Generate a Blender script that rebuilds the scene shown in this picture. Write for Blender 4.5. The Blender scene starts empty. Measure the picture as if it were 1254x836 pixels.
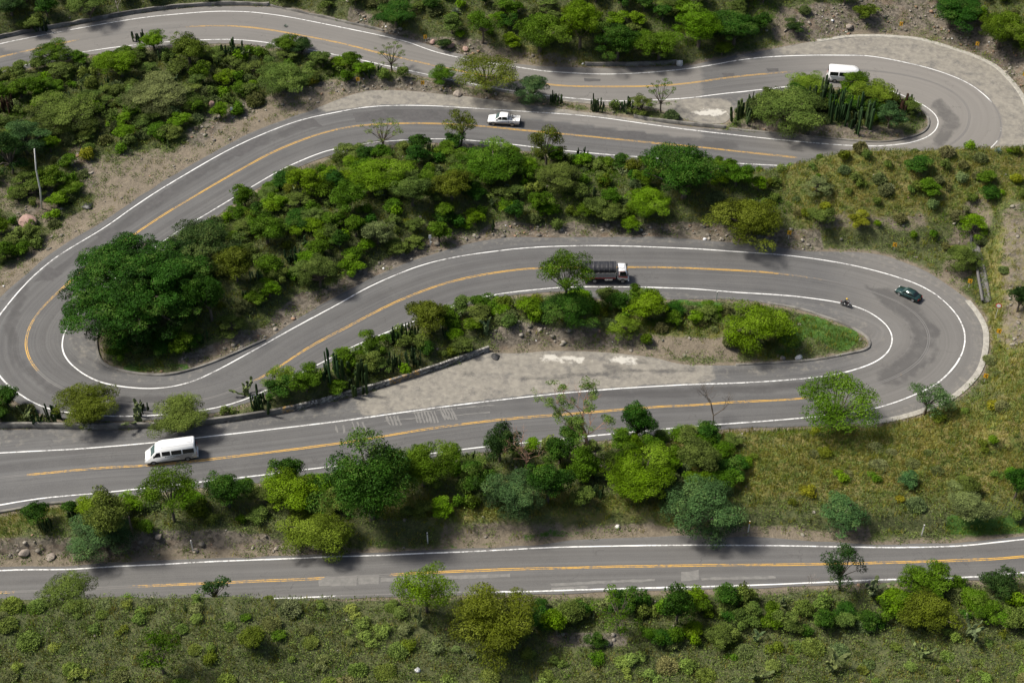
import bpy, bmesh, math, random
import numpy as np
from mathutils import Vector, Matrix
from mathutils.kdtree import KDTree
from mathutils.geometry import delaunay_2d_cdt
R = math.radians
random.seed(7)
rng = np.random.default_rng(7)
scene = bpy.context.scene
COL = scene.collection

# ------------------------------------------------------------------ camera, sky, sun, exposure
PITCH = R(41.0); FPX = 1750.0; CAMH = 125.0
cd = bpy.data.cameras.new('camera'); cam = bpy.data.objects.new('camera', cd); COL.objects.link(cam)
cam.location = (0, 0, CAMH); cam.rotation_euler = (math.pi/2 - PITCH, 0, 0)
cd.sensor_width = 36.0; cd.lens = 36.0*FPX/1254.0; cd.clip_start = 0.5; cd.clip_end = 6000
scene.camera = cam
SUN_EL = R(54); SUN_AZ = R(-78)          # azimuth measured from +y towards +x : sun stands to the left, a little beyond
world = bpy.data.worlds.new('World'); scene.world = world; world.use_nodes = True
wn = world.node_tree; bg = wn.nodes['Background']
sky = wn.nodes.new('ShaderNodeTexSky'); sky.sky_type = 'NISHITA'; sky.sun_disc = False
sky.sun_elevation = SUN_EL; sky.sun_rotation = SUN_AZ; sky.air_density = 1.0; sky.dust_density = 4.0
wn.links.new(sky.outputs[0], bg.inputs[0]); bg.inputs[1].default_value = 0.072
sl = bpy.data.lights.new('sun', 'SUN'); sl.energy = 3.6; sl.angle = R(11); sl.color = (1.0, 0.95, 0.86)
sun = bpy.data.objects.new('sun', sl); COL.objects.link(sun)
sd = Vector((math.sin(SUN_AZ)*math.cos(SUN_EL), math.cos(SUN_AZ)*math.cos(SUN_EL), math.sin(SUN_EL)))
sun.rotation_euler = sd.to_track_quat('Z', 'Y').to_euler(); sun.location = (-80, 150, 120)
vs = scene.view_settings
vs.view_transform = 'Standard'; vs.look = 'None'; vs.gamma = 1.0; vs.use_curve_mapping = False
vs.exposure = 0.72

# ------------------------------------------------------------------ helpers: naming
def tag(o, label=None, cat=None, group=None, kind=None):
    if label: o['label'] = label
    if cat: o['category'] = cat
    if group: o['group'] = group
    if kind: o['kind'] = kind
    return o
def empty(name, loc, rz=0.0):
    o = bpy.data.objects.new(name, None); COL.objects.link(o); o.empty_display_size = 0.3
    o.location = loc; o.rotation_euler = (0, 0, rz); return o
def link(name, me, mat=None, parent=None):
    if mat is not None and len(me.materials) == 0: me.materials.append(mat)
    o = bpy.data.objects.new(name, me); COL.objects.link(o)
    if parent is not None: o.parent = parent
    return o
def mesh_np(name, V, F, smooth=False):
    V = np.asarray(V, dtype=np.float32); F = np.asarray(F, dtype=np.int32)
    me = bpy.data.meshes.new(name); n, k = F.shape
    me.vertices.add(len(V)); me.vertices.foreach_set('co', V.ravel())
    me.loops.add(n*k); me.loops.foreach_set('vertex_index', F.ravel())
    me.polygons.add(n); me.polygons.foreach_set('loop_start', np.arange(0, n*k, k, dtype=np.int32))
    me.polygons.foreach_set('loop_total', np.full(n, k, dtype=np.int32))
    if smooth: me.polygons.foreach_set('use_smooth', np.ones(n, dtype=bool))
    me.update(calc_edges=True); return me
def fattr(me, name, vals):
    a = me.attributes.new(name, 'FLOAT', 'POINT'); a.data.foreach_set('value', np.asarray(vals, dtype=np.float32)); return a
def cattr(me, name, rgb):
    a = me.color_attributes.new(name, 'FLOAT_COLOR', 'POINT')
    c = np.ones((len(rgb), 4), dtype=np.float32); c[:, :3] = rgb; a.data.foreach_set('color', c.ravel())

# ------------------------------------------------------------------ helpers: ground mathematics
def Bz(x, y):      # smooth level on which the roads lie
    return 0.00042*np.maximum(0, y-125)**2*(y < 330) + (y >= 330)*(17.65+0.17*(y-330)) + 0.7*np.sin(x/45+0.6)*np.cos(y/60)
cp, sp = math.cos(PITCH), math.sin(PITCH)
def ray(u, v):
    dx = (u-627.0)/FPX; dy = -(v-418.0)/FPX
    return np.array([dx, cp + dy*sp, -sp + dy*cp])
def unproj(u, v):  # pixel of the photograph -> point on the smooth level
    d = ray(u, v); t = CAMH/-d[2]
    for _ in range(12):
        z = float(Bz(t*d[0], t*d[1])); t = (CAMH - z)/-d[2]
    return np.array([t*d[0], t*d[1], CAMH + t*d[2]])
def proj(x, y, z):
    dz = z - CAMH; dep = y*cp - dz*sp; upc = y*sp + dz*cp
    dep = np.maximum(dep, 5.0)
    return 627 + FPX*x/dep, 418 - FPX*upc/dep, FPX/dep
def W2(pts): return np.array([unproj(u, v)[:2] for u, v in pts])
def catmull(P, step):
    P = np.asarray(P, float); out = []
    Q = np.vstack([2*P[0]-P[1], P, 2*P[-1]-P[-2]])
    for i in range(1, len(Q)-2):
        p0, p1, p2, p3 = Q[i-1], Q[i], Q[i+1], Q[i+2]
        n = max(2, int(np.linalg.norm(p2-p1)/step*1.5))
        t = np.linspace(0, 1, n, endpoint=False)[:, None]
        out.append(0.5*((2*p1) + (-p0+p2)*t + (2*p0-5*p1+4*p2-p3)*t*t + (-p0+3*p1-3*p2+p3)*t**3))
    out.append(Q[-2][None]); A = np.vstack(out)
    s = np.concatenate([[0], np.cumsum(np.linalg.norm(np.diff(A, axis=0), axis=1))])
    n = max(2, int(s[-1]/step)); q = np.linspace(0, s[-1], n+1)
    return np.stack([np.interp(q, s, A[:, 0]), np.interp(q, s, A[:, 1])], 1)
def smooth_line(A, k=3):
    for _ in range(k):
        A = A.copy(); A[1:-1] = 0.25*A[:-2] + 0.5*A[1:-1] + 0.25*A[2:]
    return A
def inpoly(X, Y, P):
    r = np.zeros(X.shape, bool); j = len(P)-1
    x0, y0 = P[:, 0].min(), P[:, 1].min(); x1, y1 = P[:, 0].max(), P[:, 1].max()
    m = (X >= x0) & (X <= x1) & (Y >= y0) & (Y <= y1); xs, ys = X[m], Y[m]; rr = np.zeros(xs.shape, bool)
    for i in range(len(P)):
        xi, yi = P[i]; xj, yj = P[j]
        if yi != yj:
            c = ((yi > ys) != (yj > ys)) & (xs < (xj-xi)*(ys-yi)/(yj-yi) + xi); rr ^= c
        j = i
    r[m] = rr; return r
def sstep(a, b, x):
    t = np.clip((x-a)/(b-a), 0, 1); return t*t*(3-2*t)
_tab = rng.random((256, 256))
def vnoise(x, y):
    xi = np.floor(x).astype(int); yi = np.floor(y).astype(int); fx = x-xi; fy = y-yi
    fx = fx*fx*(3-2*fx); fy = fy*fy*(3-2*fy)
    g = lambda a, b: _tab[a % 256, b % 256]
    return (g(xi, yi)*(1-fx)+g(xi+1, yi)*fx)*(1-fy) + (g(xi, yi+1)*(1-fx)+g(xi+1, yi+1)*fx)*fy
def fbm(x, y, sc, o=3):
    r = 0; a = 1; t = 0
    for i in range(o):
        r = r + a*(vnoise(x/sc+17.3*i, y/sc+5.1*i)-0.5)*2; t += a; a *= 0.5; sc /= 2.1
    return r/t

# ------------------------------------------------------------------ traced lines (pixels of the 1254 x 836 photograph)
E1 = [(-300,125),(-150,86),(0,49),(85,33),(167,18),(234,10),(285,8),(350,11),(420,28),(501,48),(568,68),(638,79),(718,83),(837,80),(880,72),(934,62),(1001,50),(1052,44),(1119,47),(1169,60),(1212,77),(1236,97),(1254,122),(1262,150),(1255,180),(1225,203),(1170,215),(1100,218),(1040,215),(980,211),(900,206),(780,197),(700,191),(645,185),(590,178),(534,175),(475,178),(417,187),(360,207),(310,235),(270,262),(225,292),(175,330),(140,368),(122,400),(118,420),(124,442),(144,453),(181,459),(218,457),(268,441),(325,416),(370,387),(420,359),(450,343),(484,328),(520,315),(561,303),(598,294),(640,290),(685,290),(760,290),(837,292),(928,299),(985,307),(1068,311),(1119,325),(1152,343),(1186,368),(1199,385),(1207,405),(1206,432),(1196,459),(1169,484),(1135,501),(1102,511),(1062,518),(941,522),(850,529),(750,538),(650,548),(550,559),(450,573),(388,581),(308,591),(200,602),(104,612),(50,617),(0,626),(-150,650),(-300,675)]
E2 = [(-300,172),(-150,125),(0,92),(85,72),(167,60),(251,54),(318,56),(420,73),(480,86),(540,98),(600,110),(660,120),(718,127),(755,130),(800,132),(822,140),(850,148),(880,151),(893,146),(903,130),(940,115),(985,110),(1030,107),(1070,110),(1102,118),(1125,132),(1137,147),(1132,161),(1109,170),(1068,174),(985,167),(900,160),(834,154),(785,147),(752,142),(700,135),(635,127),(590,121),(551,116),(501,111),(450,112),(420,120),(385,134),(335,151),(285,173),(218,211),(167,243),(127,270),(67,307),(27,341),(-5,372),(-25,400),(-32,430),(-22,458),(0,478),(23,494),(57,508),(100,514),(180,515),(250,508),(300,495),(350,472),(400,447),(430,432),(470,415),(500,402),(540,386),(578,373),(604,366),(651,360),(708,357),(725,364),(760,366),(837,366),(888,367),(940,371),(978,378),(1021,392),(1048,404),(1063,415),(1062,427),(1035,434),(985,442),(901,447),(840,446),(800,438),(750,432),(685,429),(640,432),(610,432),(599,431),(584,436),(551,448),(484,470),(420,488),(368,502),(308,513),(234,522),(134,526),(0,525),(-150,530),(-300,540)]
F1 = [(-300,705),(0,694),(77,693),(147,689),(268,683),(420,678),(551,672),(651,667),(700,662),(834,656),(930,658),(1018,664),(1068,666),(1152,665),(1202,662),(1254,656),(1400,640),(1550,615)]
F2 = [(-300,760),(0,751),(200,743),(420,733),(551,729),(672,727),(802,723),(951,719),(1068,714),(1169,711),(1254,706),(1400,688),(1550,665)]
WH1 = [(-300,130),(-150,91),(0,54),(85,37),(167,23),(234,16),(285,14),(335,18),(420,34),(494,50),(527,62),(568,72),(638,83),(675,88),(752,91),(837,85),(918,72),(985,68),(1035,68),(1068,69),(1119,79),(1152,88),(1186,102),(1212,122),(1222,137),(1226,154),(1222,173),(1195,192),(1150,203),(1090,207),(1030,206),(980,204),(900,200),(779,192),(685,184),(645,179),(590,173),(534,170),(464,174),(420,181),(402,184),(352,204),(301,233),(260,258),(215,285),(170,317),(125,355),(95,384),(80,403),(75,422),(80,439),(100,457),(126,469),(164,475),(188,476),(228,470),(268,452),(318,425),(368,397),(420,369),(450,352),(501,330),(551,316),(618,306),(668,302),(752,301),(837,304),(901,308),(968,313),(1035,323),(1085,335),(1129,350),(1155,367),(1172,385),(1181,402),(1182,422),(1174,442),(1159,460),(1142,473),(1098,492),(1062,502),(1018,508),(941,515),(850,522),(750,531),(650,541),(550,552),(450,566),(388,573),(308,583),(200,595),(104,605),(50,610),(0,618),(-150,643),(-300,668)]
WH2 = [(-300,166),(-150,119),(0,87),(85,67),(167,55),(251,49),(318,51),(420,69),(480,82),(540,95),(600,107),(660,116),(718,122),(755,124),(834,121),(884,115),(941,109),(985,104),(1030,101),(1075,106),(1110,119),(1135,131),(1149,144),(1149,155),(1140,166),(1115,175),(1075,179),(1035,178),(985,174),(934,169),(837,158),(785,151),(718,142),(631,136),(551,131),(501,129),(450,131),(420,136),(368,147),(335,159),(285,181),(218,219),(167,251),(129,278),(67,316),(27,352),(0,385),(-12,405),(-16,430),(-8,450),(3,465),(23,482),(57,500),(110,508),(180,509),(250,502),(300,489),(350,466),(400,441),(430,425),(500,396),(540,380),(578,367),(604,361),(651,355),(708,351),(837,353),(901,358),(968,362),(1021,369),(1052,376),(1075,388),(1090,402),(1094,414),(1090,429),(1075,442),(1052,451),(1021,459),(968,465),(901,469),(837,471),(752,476),(651,485),(551,497),(484,506),(420,515),(335,525),(241,536),(184,542),(100,549),(27,553),(-150,562),(-300,572)]
YC = [(-300,147),(-150,104),(0,70),(85,51),(167,38),(251,32),(318,35),(417,53),(460,64),(521,78),(584,91),(675,104),(718,106),(785,106),(837,103),(894,95),(968,88),(1030,85),(1090,89),(1140,100),(1175,118),(1188,140),(1180,165),(1150,184),(1100,194),(1040,197),(988,194),(918,187),(864,181),(809,176),(718,167),(645,160),(568,153),(501,151),(450,153),(420,157),(385,166),(335,186),(285,213),(234,243),(188,271),(110,325),(60,368),(40,392),(32,412),(32,432),(50,459),(85,480),(130,492),(190,495),(240,491),(268,484),(301,472),(342,449),(378,425),(420,403),(484,370),(551,345),(618,332),(665,328),(772,327),(837,328),(934,333),(985,339),(1035,348),(1085,363),(1120,382),(1137,404),(1137,425),(1120,448),(1080,468),(1030,481),(968,489),(901,492),(837,497),(802,498),(695,507),(618,513),(524,525),(420,542),(318,555),(201,568),(134,572),(57,579),(-150,600),(-300,620)]
L1W1 = [(-300,710),(0,698),(77,697),(147,693),(268,687),(420,681),(551,676),(651,671),(752,668),(837,667),(968,668),(1068,670),(1152,669),(1202,666),(1254,660),(1400,644),(1550,620)]
L1Y = [(-300,735),(0,725),(201,716),(295,712),(390,708),(484,703),(564,699),(651,696),(837,692),(968,691),(1068,689),(1169,686),(1254,681),(1400,664),(1550,641)]
L1W2 = [(-300,756),(0,746),(200,739),(420,729),(551,725),(672,723),(802,719),(851,718),(951,715),(1068,710),(1169,707),(1254,701),(1400,684),(1550,661)]
e1 = catmull(W2(E1), 0.6); e2 = catmull(W2(E2), 0.6); f1 = catmull(W2(F1), 0.6); f2 = catmull(W2(F2), 0.6)
def wob(A, amp):   # ragged pavement edges
    n = len(A); s = np.arange(n)*0.6
    T = np.gradient(A, axis=0); T /= np.linalg.norm(T, axis=1)[:, None]+1e-9
    k = (vnoise(s/2.3, s*0+3.3)-0.5)*amp + (vnoise(s/9, s*0+8.3)-0.5)*amp*1.5
    return A + np.stack([-T[:, 1], T[:, 0]], 1)*k[:, None]
e1 = wob(e1, 0.25); e2 = wob(e2, 0.25); f1 = wob(f1, 0.3); f2 = wob(f2, 0.25)
POLY_A = np.vstack([e1, e2[::-1]]); POLY_B = np.vstack([f1, f2[::-1]])
w1 = smooth_line(catmull(W2(WH1), 0.6), 12); w2 = smooth_line(catmull(W2(WH2), 0.6), 12); yc = smooth_line(catmull(W2(YC), 0.6), 16)
l1a = smooth_line(catmull(W2(L1W1), 0.6), 12); l1y = smooth_line(catmull(W2(L1Y), 0.6), 12); l1b = smooth_line(catmull(W2(L1W2), 0.6), 12)
LANE_A = np.vstack([w1, w2[::-1]]); LANE_B = np.vstack([l1a, l1b[::-1]])
def kd_of(*arrs):
    P = np.vstack(arrs); kd = KDTree(len(P))
    for i, p in enumerate(P): kd.insert((p[0], p[1], 0), i)
    kd.balance(); return kd
kd_edge = kd_of(e1, e2, f1, f2)
def edge_dist(X, Y):       # signed distance to the pavement edge, + outside
    d = np.array([kd_edge.find((float(a), float(b), 0))[2] for a, b in zip(X.ravel(), Y.ravel())]).reshape(X.shape)
    ins = inpoly(X, Y, POLY_A) | inpoly(X, Y, POLY_B)
    return np.where(ins, -d, d)

# ------------------------------------------------------------------ terrain height
def axis(a, b, st, lo, hi):
    core = list(np.arange(a, b+1e-6, st)); g = st; p = core[0]; L = []
    while p > lo: g *= 1.28; p -= g; L.append(p)
    g = st; p = core[-1]; H = []
    while p < hi: g *= 1.28; p += g; H.append(p)
    return np.array(L[::-1] + core + H)
gx = axis(-128, 128, 0.62, -1800, 1800); gy = axis(72, 300, 0.62, -700, 2600)
GX, GY = np.meshgrid(gx, gy)
BZ = Bz(GX, GY); PU, PV, PS = proj(GX, GY, BZ)
core = (GX > -190) & (GX < 190) & (GY > 40) & (GY < 370)
D = np.full(GX.shape, 80.0); D[core] = edge_dist(GX[core], GY[core])
far_top = np.interp(PU, [p[0] for p in E1[:23]], [p[1] for p in E1[:23]])
f1v = np.interp(PU, [p[0] for p in F1], [p[1] for p in F1]); f2v = np.interp(PU, [p[0] for p in F2], [p[1] for p in F2])
def polymask(X, Y, U, V, pts): return inpoly(U, V, np.array(pts, float))
ISL_A = [(118,420),(181,459),(325,416),(484,328),(598,294),(837,292),(985,307),(1000,215),(900,206),(645,185),(475,178),(310,235),(175,330)]
ISL_B = [(300,497),(430,432),(578,373),(708,357),(978,378),(1063,420),(985,442),(800,438),(599,431),(420,488),(308,511)]
ISL_C = [(893,150),(903,130),(985,110),(1070,110),(1137,147),(1109,170),(985,167)]
STRIP = [(0,480),(100,514),(180,515),(300,497),(308,511),(134,526),(0,525),(-200,530),(-200,470)]
inA, inB, inC, inS = [polymask(0, 0, PU, PV, p) for p in (ISL_A, ISL_B, ISL_C, STRIP)]
rel = 0.55*fbm(GX, GY, 9.0) + 0.22*fbm(GX+50, GY, 2.6, 2) + 0.9*fbm(GX, GY+90, 28.0, 2)
ridge = (5.2*sstep(890, 1060, PU)+1.8*sstep(800, 890, PU))*sstep(217, 231, PV)*np.clip((306-PV)/74.0, 0, 1)**0.85*(PU < 3000)
rel = rel + ridge
top = PV < far_top
rel = rel + np.where(top | ((PU > 1262) & (PV < 215)), np.minimum(0.34*np.maximum(D, 0), 16.0), 0)
rgt = (PU > 1150) & (PV >= 200) & (PV < 560) & ~inA
rel = rel + np.where(rgt, sstep(1180, 1235, PU)*np.minimum(0.38*np.maximum(D, 0), 8.0)*sstep(240, 330, PV)*(1-sstep(480, 620, PV)), 0)
rel = rel + 0.9*((PU > 420) & (PU < 720) & (PV > 80) & (PV < 126))*sstep(0, 2, D)
rel = rel + inA*2.2*sstep(0, 9, D)*(1-sstep(880, 985, PU)) + inB*1.2*sstep(0, 5, D) + inC*0.9*sstep(0, 3, D) - inS*0.8
up1 = f1v - PV                       # pixels above the bottom road
mid = (up1 > 0) & (PV > 470) & (PU > -400)
rel = rel + np.where(mid & (D > 0), 1.5*sstep(14, 24, up1), 0)
rel = rel - np.where(PV > f2v, 0.02*np.maximum(D-3, 0), 0)
wgt = sstep(0.35, 3.2, D)
bank = np.interp(PU, [-400, 0, 300, 450, 600, 690], [6.0, 5.0, 3.4, 1.7, 0.4, 0])*(PV > f2v)*(D > 0)*(1-0.75*sstep(3, 34, D))*sstep(0.25, 1.9, D)
TZ = BZ + rel*wgt + bank - 0.05 - 0.30*sstep(0.3, 1.6, -D)
TZ = np.where((D > -0.01) & (D < 1.2), np.minimum(TZ, BZ - 0.03 + rel*wgt*0.7 + bank*0.7), TZ)
def bil(A, x, y):
    x = np.asarray(x, float); y = np.asarray(y, float)
    i = np.clip(np.searchsorted(gx, x)-1, 0, len(gx)-2); j = np.clip(np.searchsorted(gy, y)-1, 0, len(gy)-2)
    fx = np.clip((x-gx[i])/(gx[i+1]-gx[i]), 0, 1); fy = np.clip((y-gy[j])/(gy[j+1]-gy[j]), 0, 1)
    return (A[j, i]*(1-fx)+A[j, i+1]*fx)*(1-fy) + (A[j+1, i]*(1-fx)+A[j+1, i+1]*fx)*fy
def T(x, y): return bil(TZ, x, y)
def Dist(x, y): return bil(D, x, y)
_ts = np.arange(90, 420, 0.35)
def ground(u, v):          # pixel -> point on the terrain
    d = ray(u, v); X = d[0]*_ts; Y = d[1]*_ts; Z = CAMH + d[2]*_ts
    k = np.argmax(Z < T(X, Y)); return Vector((X[k], Y[k], float(T(X[k], Y[k]))))
def onroad(u, v):
    p = unproj(u, v); return Vector(p)
def pscale(p):
    _, _, s = proj(p[0], p[1], p[2]); a = math.atan2(CAMH-p[2], math.hypot(p[0], p[1])); return float(s), math.sin(a), math.cos(a)

# ground cover zones, given where they lie in the photograph
def nearline(U, V, pts, r):
    best = np.full(U.shape, 1e9)
    for (ax, ay), (bx, by) in zip(pts[:-1], pts[1:]):
        dx, dy = bx-ax, by-ay; L = dx*dx+dy*dy+1e-9
        t = np.clip(((U-ax)*dx+(V-ay)*dy)/L, 0, 1)
        best = np.minimum(best, np.hypot(U-ax-t*dx, (V-ay-t*dy)))
    return 1-sstep(r*0.6, r*1.3, best)
def zones(U, V, X, Y, Dd):
    n = 9*fbm(X, Y, 5.0, 2); U = U + n; V = V + n*0.6
    dirt = np.zeros(U.shape); rub = np.zeros(U.shape); grn = np.zeros(U.shape); dry = np.zeros(U.shape)
    for pts, r, a in [([(410,112),(318,140),(250,178),(150,232),(80,287),(25,335),(0,362),(-60,400)], 17, 1.0), ([(110,215),(190,200)], 24, 0.55),
                      ([(240,178),(420,112)], 12, 0.8), ([(620,420),(700,418),(900,432)], 11, 0.75),([(0,683),(220,672),(420,668)], 9, 0.7),
                      ([(540,655),(700,655),(860,650),(1060,655)], 9, 0.75), ([(905,157),(1000,160),(1100,165)], 7, 0.9), ([(600,72),(700,78)], 9, 0.6),
                      ([(960,40),(1060,30),(1140,32),(1215,62),(1262,110)], 15, 0.75), ([(1190,290),(1170,340)], 22, 0.6), ([(1235,300),(1240,420)], 16, 0.5),
                      ([(1130,290),(1000,285)], 8, 0.5), ([(0,235),(60,260)], 20, 0.5), ([(230,448),(330,405),(420,345),(520,305),(600,285),(720,282)], 8, 0.9)]:
        dirt = np.maximum(dirt, a*nearline(U, V, pts, r))
    for pts, r, a in [([(400,108),(520,108),(640,128)], 8, 1.0), ([(230,446),(330,405),(420,345),(520,305),(600,285),(830,283),(1000,300)], 9, 1.0),
                      ([(430,22),(520,55),(600,66)], 8, 0.9), ([(980,38),(1060,25),(1140,28),(1215,60),(1262,100)], 14, 0.9), ([(610,422),(640,412),(760,420)], 9, 0.8),
                      ([(0,676),(220,665),(420,668)], 9, 0.7), ([(700,560),(770,600)], 12, 0.8), ([(680,782),(760,780)], 8, 1.0), ([(905,157),(1100,165)], 7, 0.6),
                      ([(90,185),(110,215)], 12, 0.8), ([(60,240),(20,270)], 14, 0.6), ([(1240,300),(1245,420)], 14, 0.5), ([(235,165),(300,130)], 14, 0.7)]:
        rub = np.maximum(rub, a*nearline(U, V, pts, r))
    for pts, r, a in [([(1040,418),(985,400),(960,425)], 14, 1.0), ([(834,374),(880,376)], 6, 1.0), ([(1170,648),(1254,645),(1400,640)], 7, 0.9), ([(640,657),(730,654)], 4, 0.55), ([(440,668),(560,665)], 4, 0.5),
                      ([(150,448),(230,452)], 6, 0.6)]:
        grn = np.maximum(grn, a*nearline(U, V, pts, r*1.2)*np.clip(0.25+1.3*vnoise(X/2.6+70, Y/2.6), 0, 1))
    for pts, r, a in [([(880,560),(1254,560),(1500,560)], 60, 1.0), ([(1000,250),(1254,240),(1450,240)], 42, 0.85), ([(0,650),(60,630)], 22, 0.7), ([(470,635),(820,628)], 13, 0.8), ([(1230,330),(1240,480)], 30, 0.8),
                      ([(750,395),(960,430)], 16, 0.5), ([(640,68),(720,78)], 7, 0.7)]:
        dry = np.maximum(dry, a*nearline(U, V, pts, r))
    return dirt, rub, grn, dry
dirtM, rubM, grnM, dryM = zones(PU, PV, GX, GY, D)
edgeM = np.exp(-np.maximum(D, 0)/0.9)
dirtM = np.maximum(dirtM, edgeM*(1-0.7*grnM))
dirtM = np.where(core, dirtM, 0)
# ------------------------------------------------------------------ materials
def newmat(name):
    m = bpy.data.materials.new(name); m.use_nodes = True
    nt = m.node_tree; b = nt.nodes['Principled BSDF']; return m, nt, b
def N(nt, t, **kw):
    n = nt.nodes.new(t)
    for k, v in kw.items():
        if k in n.inputs.keys(): n.inputs[k].default_value = v
        else: setattr(n, k, v)
    return n
def mixc(nt, fac, a, b):
    n = nt.nodes.new('ShaderNodeMix'); n.data_type = 'RGBA'
    for s, v in ((0, fac), (6, a), (7, b)):
        if isinstance(v, (int, float)): n.inputs[s].default_value = v
        elif isinstance(v, tuple): n.inputs[s].default_value = (*v, 1)
        else: nt.links.new(v, n.inputs[s])
    return n.outputs[2]
def ramp(nt, src, stops):
    r = nt.nodes.new('ShaderNodeValToRGB'); nt.links.new(src, r.inputs[0])
    e = r.color_ramp.elements
    while len(e) < len(stops): e.new(0.5)
    for i, (p, c) in enumerate(stops):
        e[i].position = p; e[i].color = (c, c, c, 1) if isinstance(c, (int, float)) else (*c, 1)
    return r.outputs[0]
def noise(nt, sc, det=4, vec=None, rough=0.6):
    n = nt.nodes.new('ShaderNodeTexNoise'); n.inputs['Scale'].default_value = sc; n.inputs['Detail'].default_value = det; n.inputs['Roughness'].default_value = rough
    if vec is None:
        g = nt.nodes.new('ShaderNodeNewGeometry'); vec = g.outputs['Position']
    nt.links.new(vec, n.inputs['Vector']); return n.outputs[0]
def attr(nt, name):
    a = nt.nodes.new('ShaderNodeAttribute'); a.attribute_name = name; return a
def mth(nt, op, a, b=None):
    n = nt.nodes.new('ShaderNodeMath'); n.operation = op
    for i, v in enumerate((a, b)):
        if v is None: continue
        if isinstance(v, (int, float)): n.inputs[i].default_value = v
        else: nt.links.new(v, n.inputs[i])
    return n.outputs[0]
def plain(name, col, rough=0.6, metal=0.0, var=0.12, sc=3.0):
    m, nt, b = newmat(name)
    n = noise(nt, sc, 3); c = mixc(nt, n, tuple(x*(1-var) for x in col), tuple(min(1, x*(1+var)) for x in col))
    nt.links.new(c, b.inputs['Base Color']); b.inputs['Roughness'].default_value = rough; b.inputs['Metallic'].default_value = metal
    return m
def m_ground():
    m, nt, b = newmat('ground'); z = attr(nt, 'zones'); sep = nt.nodes.new('ShaderNodeSeparateColor'); nt.links.new(z.outputs['Color'], sep.inputs[0])
    dry = attr(nt, 'dry').outputs['Fac']
    n1 = noise(nt, 0.35, 6); n2 = noise(nt, 1.7, 6, rough=0.7); n3 = noise(nt, 7.0, 4, rough=0.75); n4 = noise(nt, 0.9, 5)
    base = mixc(nt, ramp(nt, n2, [(0.35, 0), (0.62, 1)]), (0.050, 0.066, 0.020), (0.105, 0.112, 0.040))
    dryc = mixc(nt, ramp(nt, n1, [(0.4, 0), (0.6, 1)]), (0.16, 0.165, 0.035), (0.22, 0.185, 0.065))
    dryc = mixc(nt, ramp(nt, n4, [(0.5, 0), (0.62, 1)]), dryc, (0.100, 0.135, 0.026))
    c = mixc(nt, dry, base, dryc)
    dirt = mixc(nt, ramp(nt, n2, [(0.3, 0), (0.7, 1)]), (0.145, 0.118, 0.082), (0.255, 0.212, 0.150))
    dirt = mixc(nt, ramp(nt, n3, [(0.35, 0.0), (0.7, 0.6)]), dirt, (0.105, 0.088, 0.07))
    f = mth(nt, 'MULTIPLY', sep.outputs[0], 1.0); f = mth(nt, 'ADD', f, mth(nt, 'MULTIPLY', mth(nt, 'SUBTRACT', n4, 0.5), 0.9))
    c = mixc(nt, ramp(nt, f, [(0.32, 0), (0.55, 1)]), c, dirt)
    v = nt.nodes.new('ShaderNodeTexVoronoi'); v.inputs['Scale'].default_value = 2.6; g = nt.nodes.new('ShaderNodeNewGeometry'); nt.links.new(g.outputs['Position'], v.inputs['Vector'])
    rc = mixc(nt, v.outputs['Color'], (0.10, 0.078, 0.062), (0.27, 0.225, 0.185))
    sepv = nt.nodes.new('ShaderNodeSeparateColor'); nt.links.new(v.outputs['Color'], sepv.inputs[0])
    rc = mixc(nt, sepv.outputs[0], (0.070, 0.060, 0.046), (0.20, 0.172, 0.135))
    rc = mixc(nt, ramp(nt, n1, [(0.5, 0), (0.65, 0.4)]), rc, (0.17, 0.105, 0.06))
    f2 = mth(nt, 'ADD', sep.outputs[2], mth(nt, 'MULTIPLY', mth(nt, 'SUBTRACT', n2, 0.5), 1.2))
    c = mixc(nt, ramp(nt, f2, [(0.4, 0), (0.6, 0.9)]), c, rc)
    gr = mixc(nt, n3, (0.035, 0.105, 0.012), (0.085, 0.17, 0.022))
    f3 = mth(nt, 'ADD', sep.outputs[1], mth(nt, 'MULTIPLY', mth(nt, 'SUBTRACT', n2, 0.5), 0.9))
    c = mixc(nt, ramp(nt, f3, [(0.42, 0), (0.58, 1)]), c, gr)
    nt.links.new(c, b.inputs['Base Color']); b.inputs['Roughness'].default_value = 0.95
    bp = nt.nodes.new('ShaderNodeBump'); bp.inputs['Strength'].default_value = 0.9; bp.inputs['Distance'].default_value = 0.35
    h = mth(nt, 'ADD', n2, mth(nt, 'MULTIPLY', n3, 0.5)); nt.links.new(h, bp.inputs['Height']); nt.links.new(bp.outputs[0], b.inputs['Normal'])
    return m
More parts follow.
